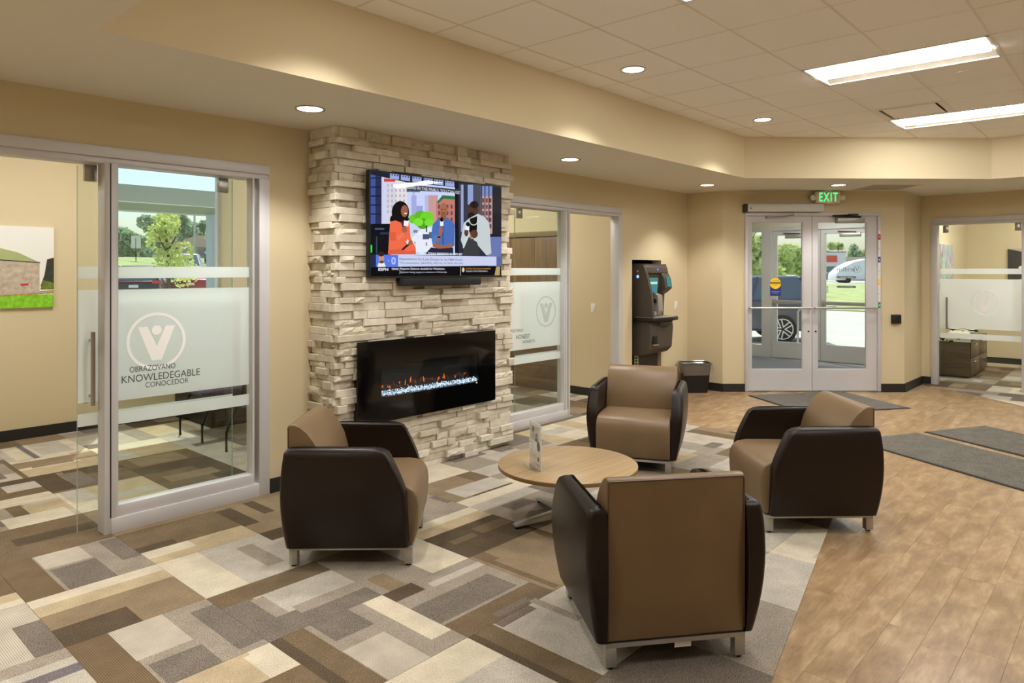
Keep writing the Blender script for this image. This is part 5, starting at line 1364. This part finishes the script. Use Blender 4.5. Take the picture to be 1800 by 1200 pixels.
cr.color_ramp.elements[0].color = C(30, 28, 26); cr.color_ramp.elements[1].position = .45; cr.color_ramp.elements[1].color = C(226, 222, 210)
nt.links.new(g_.outputs['Position'], wv.inputs['Vector']); nt.links.new(wv.outputs['Fac'], cr.inputs[0]); nt.links.new(cr.outputs[0], b.inputs['Base Color'])
o = MB().box(-.356, .34, -.22, .205, 0, .006).box(-.361, -.356, -.22, .205, -.05, .006).build('zebra_runner', zm); o.location = (12.672, 2.17, .592); tag(o, 'zebra striped cloth runner on top of the credenza', 'cloth')
def pillow(name, loc, rz, sx, sy, sz, m, label, cat):
    rings = []; n = 22
    for k in range(9):
        ph = -PI/2 + PI*k/8; cz = math.sin(ph); cr_ = math.cos(ph)
        ring = []
        for i in range(n):
            a = 2*PI*i/n; q = (abs(math.cos(a))**4 + abs(math.sin(a))**4)**(-.25)
            ring.append((sx*q*(cr_**.45 if cr_ > .001 else .02)*math.cos(a), sy*q*(cr_**.45 if cr_ > .001 else .02)*math.sin(a), sz*(1+cz)))
        rings.append(ring)
    o = MB().loft(rings).build(name, m, None, smooth=70); o.location = loc; o.rotation_euler = (0, 0, rz)
    return tag(o, label, cat)
pillow('cushion', (12.72, 2.17, .599), .2, .23, .15, .035, mat('cushion_cream', C(222, 212, 188), .9), 'flat cream cushion lying on the credenza', 'cushion')
o = MB().tube([(0, -.19, .05), (0, .19, .05)], .05, 18).build('rolled_blanket', zm, None, smooth=60); o.location = (13.12, 2.17, .590); tag(o, 'rolled black and white blanket beside the cream cushion', 'blanket')
t = empty('abstract_picture', (12.92, 2.399, 1.42), 0, 'colourful abstract collage print on the wall of the far office', 'picture')
cm, nt, b = new_mat('collage_print'); vo = N(nt, 'ShaderNodeTexVoronoi', Scale=16.0); mp = N(nt, 'ShaderNodeMapping'); mp.inputs['Scale'].default_value = (1.6, 1, .6); tc = N(nt, 'ShaderNodeTexCoord')
hs = N(nt, 'ShaderNodeHueSaturation'); hs.inputs['Saturation'].default_value = .6; hs.inputs['Value'].default_value = .75
nt.links.new(tc.outputs['Object'], mp.inputs['Vector']); nt.links.new(mp.outputs[0], vo.inputs['Vector']); nt.links.new(vo.outputs['Color'], hs.inputs['Color']); nt.links.new(hs.outputs[0], b.inputs['Base Color'])
box('canvas', -.50, .50, -.03, -.001, 0, .60, M['white'], t); box('print', -.50, .50, -.032, -.0302, 0, .60, cm, t)
t = empty('dark_picture', (14.719, 1.49, 1.42), -PI/2, 'dark photographic print with white shapes in the far office', 'picture')
box('canvas', -.30, .46, -.03, -.001, 0, .56, mat('print_black', C(52, 48, 46), .5), t)
b = MB()
for k, (pts, mi) in enumerate([([(-.30, .56), (.46, .56), (.46, .36)], 0), ([(.14, .02), (.26, .02), (.22, .42), (.12, .40)], 1), ([(-.30, 0), (.46, 0), (.46, .12), (.1, .10)], 0), ([(-.08 + .07*math.cos(a), .24 + .03*math.sin(a)) for a in [2*PI*q/16 for q in range(16)]], 1)]):
    b.flat([(x, -.0302 - .0001*k, z) for x, z in pts], mi)
b.build('print', [mat('print_pale', C(170, 166, 158), .5), mat('print_white', C(232, 230, 224), .5)], t, fix=False)

# ------------------------------------------------------------------ outdoors
def terr(x, y):
    pts = [(-1e3, 0), (22, 0), (31, .32), (40, .85), (45, 1.9), (56, 2.7), (1e4, 2.7)]
    q = y - .12*max(0, x-20)
    for (a, za), (b_, zb) in zip(pts, pts[1:]):
        if q <= b_: return za + (zb-za)*(q-a)/(b_-a) - .13
    return 2.6
def ground(name, poly_fn, nx, ny, x0, x1, y0, y1, m, label, lift=0.0):
    vs = []; fs = []
    for i in range(nx+1):
        for j in range(ny+1):
            x, y = x0 + (x1-x0)*i/nx, y0 + (y1-y0)*j/ny
            vs.append((x, y, terr(x, y) + lift))
    for i in range(nx):
        for j in range(ny): fs.append((i*(ny+1)+j, (i+1)*(ny+1)+j, (i+1)*(ny+1)+j+1, i*(ny+1)+j+1))
    return structure(MB().add(vs, fs).build(name, m, fix=False), label, 'ground')
CONC = mat('pale_concrete', C(200, 196, 186), .9, vary=.06, vscale=.8)
ground('ground', None, 60, 100, -60, 240, -160, 240, CONC, 'pale concrete parking lot outside the windows')
GRASS = mat('lawn_green', C(172, 182, 118), .95, vary=.3, vscale=1.2, bump=.3, bscale=30)
def patch(name, x0, x1, y0, y1, label, n=16):
    ground(name, None, n, n, x0, x1, y0, y1, GRASS, label, .03)
patch('lawn_far', 32, 95, -40, 31, 'green lawn beyond the parking lot seen through the entry doors')
patch('lawn_bank', -30, 60, 43, 58, 'green grass bank beyond the parked cars seen through the office window')
patch('lawn_island', 14.2, 16.4, 6.6, 9.6, 'small grass island outside the vestibule sidelight', 4)
structure(box('kerb', 13.2, 14.2, 2, 10, -.13, -.02, mat('kerb_concrete', C(206, 202, 192), .9)), 'concrete walk outside the vestibule doors', 'pavement')

LEAF = {}
def leaf_mat(name, c):
    if name not in LEAF:
        m, nt, b = new_mat(name); b.inputs['Roughness'].default_value = .6
        oi = N(nt, 'ShaderNodeNewGeometry'); n = N(nt, 'ShaderNodeTexNoise', Scale=1.3); nt.links.new(oi.outputs['Position'], n.inputs['Vector'])
        mx = N(nt, 'ShaderNodeMix', data_type='RGBA'); col = C(*c); mx.inputs[6].default_value = tuple(v*.6 for v in col[:3]) + (1,); mx.inputs[7].default_value = tuple(min(1, v*1.35) for v in col[:3]) + (1,)
        nt.links.new(n.outputs['Fac'], mx.inputs[0]); nt.links.new(mx.outputs[2], b.inputs['Base Color'])
        b.inputs['Subsurface Weight'].default_value = 0.0
        tl = N(nt, 'ShaderNodeBsdfTranslucent'); nt.links.new(mx.outputs[2], tl.inputs['Color']); ms = N(nt, 'ShaderNodeMixShader'); ms.inputs[0].default_value = .45
        nt.links.new(b.outputs[0], ms.inputs[1]); nt.links.new(tl.outputs[0], ms.inputs[2]); nt.links.new(ms.outputs[0], nt.nodes['Material Output'].inputs['Surface'])
        LEAF[name] = m
    return LEAF[name]
BARK = mat('tree_bark', C(96, 80, 64), .9)
def tree(x, y, h, r, leaves, size, kind, c, label, seed, group, trunk=.3):
    z0 = terr(x, y); rr = random.Random(seed)
    t = empty('tree', (x, y, z0), rr.uniform(0, 6), label, 'tree', group)
    tr = MB().tube([(0, 0, -.05), (rr.uniform(-.1, .1), 0, h*.35), (0, rr.uniform(-.2, .2), h*.8)], [h*.022, h*.016, h*.006], 8)
    for k in range(5):
        a = rr.uniform(0, 6.28); zz = h*rr.uniform(trunk, .6); tr.tube([(0, 0, zz), (r*.6*math.cos(a), r*.6*math.sin(a), zz + h*.2)], [h*.009, h*.003], 5)
    tr.build('trunk', BARK, t, smooth=60)
    lobes = []
    for k in range(12):
        a = rr.uniform(0, 6.28); q = rr.uniform(.0, .62)*r; u = rr.uniform(0, 1)
        lobes.append((q*math.cos(a), q*math.sin(a), h*(trunk + .08) + u*h*(1 - trunk - .25), r*rr.uniform(.34, .58)*(1.0 - .45*u)))
    f = MB()
    for k in range(leaves):
        lx, ly, lz, lr = rr.choice(lobes)
        d = Vector((rr.gauss(0, 1), rr.gauss(0, 1), rr.gauss(0, 1))).normalized()*lr*rr.uniform(.55, 1.0)**.5
        p = Vector((lx, ly, lz)) + Vector((d.x, d.y, d.z*.9))
        u = Vector((rr.uniform(-1, 1), rr.uniform(-1, 1), rr.uniform(-1, 1))).normalized(); v = u.cross(Vector((rr.uniform(-1, 1), rr.uniform(-1, 1), rr.uniform(-1, 1)))).normalized()
        s = size*rr.uniform(.6, 1.25)
        f.add([p - u*s*.5, p + v*s*.32, p + u*s*.5, p - v*s*.32], [(0, 1, 2, 3)])
    f.build('foliage', leaf_mat(kind, c), t, fix=False, kind='stuff')
def dirpt(px, dep):
    u = (px - 900)/1241
    return (dep*(math.cos(CA) + u*math.sin(CA)), dep*(math.sin(CA) - u*math.cos(CA)))
TL = [(297, 22, 4.1, 1.0, 1700, .13, 'leaf_lime', (214, 224, 140), 'young lime green tree outside the office window', .22),
      (222, 66, 3.2, 2.4, 2200, .55, 'leaf_mid', (186, 206, 166), 'rounded green tree at the far left of the office window view', .12),
      (246, 90, 3.8, 2.6, 2000, .6, 'leaf_mid', (186, 206, 166), 'green tree behind the young lime tree', .12),
      (292, 84, 5.8, 3.6, 2600, .6, 'leaf_dark', (178, 198, 164), 'tall dark green tree behind the parked pickup', .12),
      (340, 68, 4.6, 2.4, 2600, .6, 'leaf_dark', (178, 198, 164), 'tall dark green tree behind the lamp post', .12),
      (396, 47, 3.0, 1.3, 2000, .55, 'leaf_mid', (186, 206, 166), 'green tree by the right edge of the office window', .12),
      (1316, 34, 5.4, 2.2, 2200, .32, 'leaf_lime2', (206, 218, 152), 'leafy tree seen through the vestibule sidelight', .16),
      (1360, 52, 4.2, 2.0, 2000, .4, 'leaf_lime2', (206, 218, 152), 'leafy tree behind the dark car, left of the entry view', .16),
      (1402, 62, 4.2, 2.2, 2000, .4, 'leaf_lime2', (206, 218, 152), 'leafy tree behind the dark car, near the meeting stiles', .16),
      (1448, 132, 5.4, 2.3, 2000, .8, 'leaf_mid', (194, 212, 160), 'distant tree above the shop sign', .12),
      (1474, 146, 8.0, 2.5, 2000, .8, 'leaf_lime3', (204, 218, 158), 'tallest distant tree behind the shop', .12),
      (1500, 134, 7.2, 2.3, 2000, .8, 'leaf_mid', (194, 212, 160), 'distant tree right of the shop sign', .12),
      (1524, 140, 7.0, 2.8, 2000, .8, 'leaf_lime3', (204, 218, 158), 'distant tree at the right stile of the entry doors', .12)]
for k, (px, dep, h, r, n_, s_, kd, c, lb, tk) in enumerate(TL):
    x, y = dirpt(px, dep); tree(x, y, h, r, n_, s_, kd, c, lb, 100 + k, 'trees outside', tk)

def car(loc, rz, c, label, kind='sedan', lights=True):
    t = empty('car', (loc[0], loc[1], terr(*loc)), rz, label, 'car', 'cars parked outside')
    paint = mat('car_paint', C(*c), .25, spec=.6, coat=.6); CG = bpy.data.materials.get('car_glass') or mat('car_glass', C(96, 112, 128), .08, spec=.7)
    tall = {'sedan': 0, 'suv': .12, 'pickup': .3}[kind]
    Lh, Wh = 2.3, .90
    low = [(-2.28, .30), (2.25, .28), (2.30, .50), (2.22, .70 + tall*.6), (1.05, .90 + tall), (-2.0, .96 + tall), (-2.28, .86 + tall), (-2.32, .55)]
    MB().extr_y(low, -Wh, Wh).build('body', paint, t, bevel=.07, seg=3, smooth=50)
    hr = 1.45 + tall*1.3; hb = .90 + tall
    if kind == 'pickup': a0, a1, r0, r1 = -.6, 1.15, -.45, .55
    elif kind == 'suv': a0, a1, r0, r1 = -2.2, 1.1, -1.85, .35
    else: a0, a1, r0, r1 = -1.75, 1.1, -.95, .25
    rb = [[(a0, -.84, hb), (a1, -.84, hb), (a1, .84, hb), (a0, .84, hb)], [(r0, -.62, hr-.05), (r1, -.62, hr-.05), (r1, .62, hr-.05), (r0, .62, hr-.05)]]
    cab = MB().loft(rb).build('windows', CG, t)
    MB().loft([[(r0-.03, -.64, hr-.06), (r1+.03, -.64, hr-.06), (r1+.03, .64, hr-.06), (r0-.03, .64, hr-.06)], [(r0+.1, -.56, hr), (r1-.1, -.56, hr), (r1-.1, .56, hr), (r0+.1, .56, hr)]]).build('roof', paint, t, bevel=.02, smooth=50)
    pl = MB()
    for s in (-1, 1):
        for (xa, xb) in ((a0, r0), (a1, r1), ((a0+a1)/2-.1, (r0+r1)/2-.1)): pl.tube([(xa, s*.84, hb), (xb, s*.625, hr-.04)], .045, 6)
    pl.build('pillars', paint, t, smooth=50)
    for sx in (-1.38, 1.38):
        for s in (-1, 1):
            wh = empty('wheel', (sx, s*(Wh-.10), .345), 0, parent=t)
            ty = MB().loft([[(rad*math.cos(2*PI*i/22), yy, rad*math.sin(2*PI*i/22)) for i in range(22)] for rad, yy in ((.25, s*.115), (.33, s*.115), (.345, s*.08), (.345, -s*.1), (.25, -s*.11))]).build('tyre', M['rubber'], wh, smooth=40)
            rm = MB().loft([[(rad*math.cos(2*PI*i/20), yy, rad*math.sin(2*PI*i/20)) for i in range(20)] for rad, yy in ((.25, s*.116), (.228, s*.118), (.222, s*.09))], cap=False)
            for q in range(5):
                a = 2*PI*q/5; u = Vector((math.cos(a), 0, math.sin(a))); v = Vector((-math.sin(a), 0, math.cos(a)))
                for e in (-.03, .03):
                    p0 = u*.03 + v*e; p1 = u*.23 + v*e*1.5
                    rm.add([(p0.x - v.x*.012, s*.118, p0.z - v.z*.012), (p0.x + v.x*.012, s*.118, p0.z + v.z*.012), (p1.x + v.x*.014, s*.117, p1.z + v.z*.014), (p1.x - v.x*.014, s*.117, p1.z - v.z*.014)], [(0, 1, 2, 3)])
            rm.build('rim', bpy.data.materials.get('car_rim') or mat('car_rim', C(214, 216, 218), .3, metal=.5), wh, fix=False)
    tl = MB()
    for s in (-1, 1): tl.box(-2.345, -2.20, s*.80-.14 if s > 0 else -.94+.14-.14, s*.80+.10 if s > 0 else -.66, .78 + tall, .90 + tall)
    tl.box(-2.33, -2.25, -.62, .62, .84 + tall, .87 + tall)
    tl.build('tail_lights', bpy.data.materials.get('tail_red') or mat('tail_red', C(214, 40, 36), .2, coat=.5), t)
    hl = MB()
    for s in (-1, 1): hl.box(2.12, 2.30, s*.68-.14, s*.68+.14, .60 + tall*.5, .72 + tall*.5)
    hl.box(2.24, 2.32, -.45, .45, .42, .66 + tall*.4)
    hl.build('headlights', bpy.data.materials.get('head_clear') or mat('head_clear', C(190, 196, 200), .15), t)
    box('number_plate', -2.352, -2.335, -.17, .17, .62 + tall, .73 + tall, M['white'], t)
    for s in (-1, 1): MB().box(.80, .96, s*.93-.06, s*.93+.06, .95 + tall, 1.06 + tall).build('mirror', paint, t, bevel=.02, smooth=40)
FA = CA
def heading(px_lat, dep):  # direction given in camera-plan terms
    return math.atan2(px_lat*-math.cos(CA) + dep*math.sin(CA), px_lat*math.sin(CA) + dep*math.cos(CA))
car((16.75, 8.1), heading(-1, .15), (44, 58, 86), 'dark blue car parked right outside the vestibule', 'suv')
car(dirpt(262, 29.6), heading(-.25, 1), (34, 36, 42), 'black car seen from behind through the office window', 'suv')
car(dirpt(352, 33.5), heading(-.25, 1), (190, 48, 58), 'red car parked beside the black one', 'sedan')
car(dirpt(326, 39), heading(.35, -1), (236, 236, 234), 'white pickup facing the building on the far row', 'pickup')
car(dirpt(388, 52), heading(.3, -1), (70, 104, 150), 'blue car at the right edge of the office window view', 'sedan')
car(dirpt(1385, 46), heading(1, .1), (232, 232, 230), 'white car in the distance left of the meeting stiles', 'sedan')
car(dirpt(1459, 104), heading(-1, .1), (60, 74, 80), 'dark car in the distance below the shop sign', 'sedan')
# big white van beyond the lawn
x, y = dirpt(1512, 98); t = empty('white_van', (x, y, terr(x, y)), heading(1, .1), 'large white rounded trailer beyond the lawn', 'van')
pr_ = [(-4.2, .4), (4.2, .4), (4.2, 2.0), (3.9, 2.9), (2.6, 3.3), (.5, 3.35), (-1.6, 2.9), (-3.2, 2.1), (-4.1, 1.3)]
MB().extr_y(pr_, -1.1, 1.1).build('body', mat('van_white', C(240, 240, 238), .35), t, bevel=.15, smooth=50)
for sx in (-2.4, 2.6): MB().loft([[(sx + .38*math.cos(2*PI*i/18), yy, .4 + .38*math.sin(2*PI*i/18)) for i in range(18)] for yy in (-1.12, 1.12)]).build('wheel', M['rubber'], t)
# shop
x, y = dirpt(1490, 118); t = empty('shop_building', (x, y, terr(x, y)), heading(1, 0), 'distant shop with a red sign behind the lawn', 'building')
box('wall', -2, 12, 0, 8, 0, 3.9, mat('shop_tan', C(206, 188, 164), .8), t)
box('shopfront', -5.2, -.4, -.2, 8, 0, 4.6, mat('shop_white', C(226, 224, 222), .8), t)
box('shop_window', -4.9, -.8, -.26, -.2, .2, 2.3, mat('shop_glass', C(110, 124, 130), .2), t)
box('shop_sign', -5.0, -1.9, -.34, -.2, 3.0, 4.1, mat('shop_red', C(222, 84, 66), .6), t)
box('roof_edge', -5.3, -.3, -.3, 8, 4.6, 4.8, mat('shop_roof', C(150, 150, 152), .7), t)
# house, lamp posts, street sign, canopy, bollard
x, y = dirpt(338, 58); t = empty('house', (x, y, terr(x, y)), heading(1, 0), 'distant house with a pinkish gable roof behind the lamp post', 'building')
MB().box(-2.0, 2.0, 0, 5, 0, 1.0).build('wall', mat('house_wall', C(196, 178, 176), .8), t)
MB().extr_y([(-2.3, .95), (2.3, .95), (1.9, 1.85), (.5, 1.9)], -.3, 5.3).build('roof', mat('house_roof', C(214, 178, 174), .8), t)
for cx in (-1.3, .9): box('window', cx - .4, cx + .4, -.03, 0, .3, .8, M['glass'], t)
def lamp_post(px, dep, h, label):
    x, y = dirpt(px, dep); t = empty('lamp_post', (x, y, terr(x, y)), 0, label, 'lamp post', 'lamp posts outside')
    MB().tube([(0, 0, 0), (0, 0, h)], [.09, .06], 10).build('pole', mat('post_grey', C(196, 200, 200), .5) if 'post_grey' not in bpy.data.materials else bpy.data.materials['post_grey'], t, smooth=50)
    MB().box(-.5, .1, -.12, .12, h, h + .12).build('lamp_head', bpy.data.materials['post_grey'], t, bevel=.02)
lamp_post(342, 50, 4.4, 'slim pale lamp post left of the thick canopy post')
x, y = dirpt(239, 48); t = empty('street_sign', (x, y, terr(x, y)), heading(1, 0), 'small white street sign on a post on the grass bank', 'sign')
MB().tube([(0, 0, 0), (0, 0, 1.6)], .03, 6).build('post', M['darkmetal'], t); box('panel', -.32, .32, -.02, .02, .9, 1.75, M['white'], t)
t = empty('canopy', (0, 11, 0), 0, 'grey green canopy beam outside the office window', 'canopy')
CN = mat('canopy_paint', C(176, 184, 172), .6)
box('fascia', -1.0, 5.35, 0, .16, 2.62, 2.86, CN, t); box('lower_fascia', -1.0, 5.35, .2, .5, 2.50, 2.62, mat('canopy_under', C(150, 164, 148), .6), t)
box('post', 5.16, 5.34, .1, .3, -.13, 2.50, mat('canopy_post', C(168, 182, 190), .5), t)
x, y = 15.4, 5.6; t = empty('bollard', (x, y, -.13), 0, 'thin bent metal rail outside the vestibule doors', 'rail')
MB().tube([(0, 0, 0), (0, 0, .85), (.05, -.05, .93), (.6, -.6, .95)], .025, 8).build('rail_tube', M['steel'], t, smooth=50)
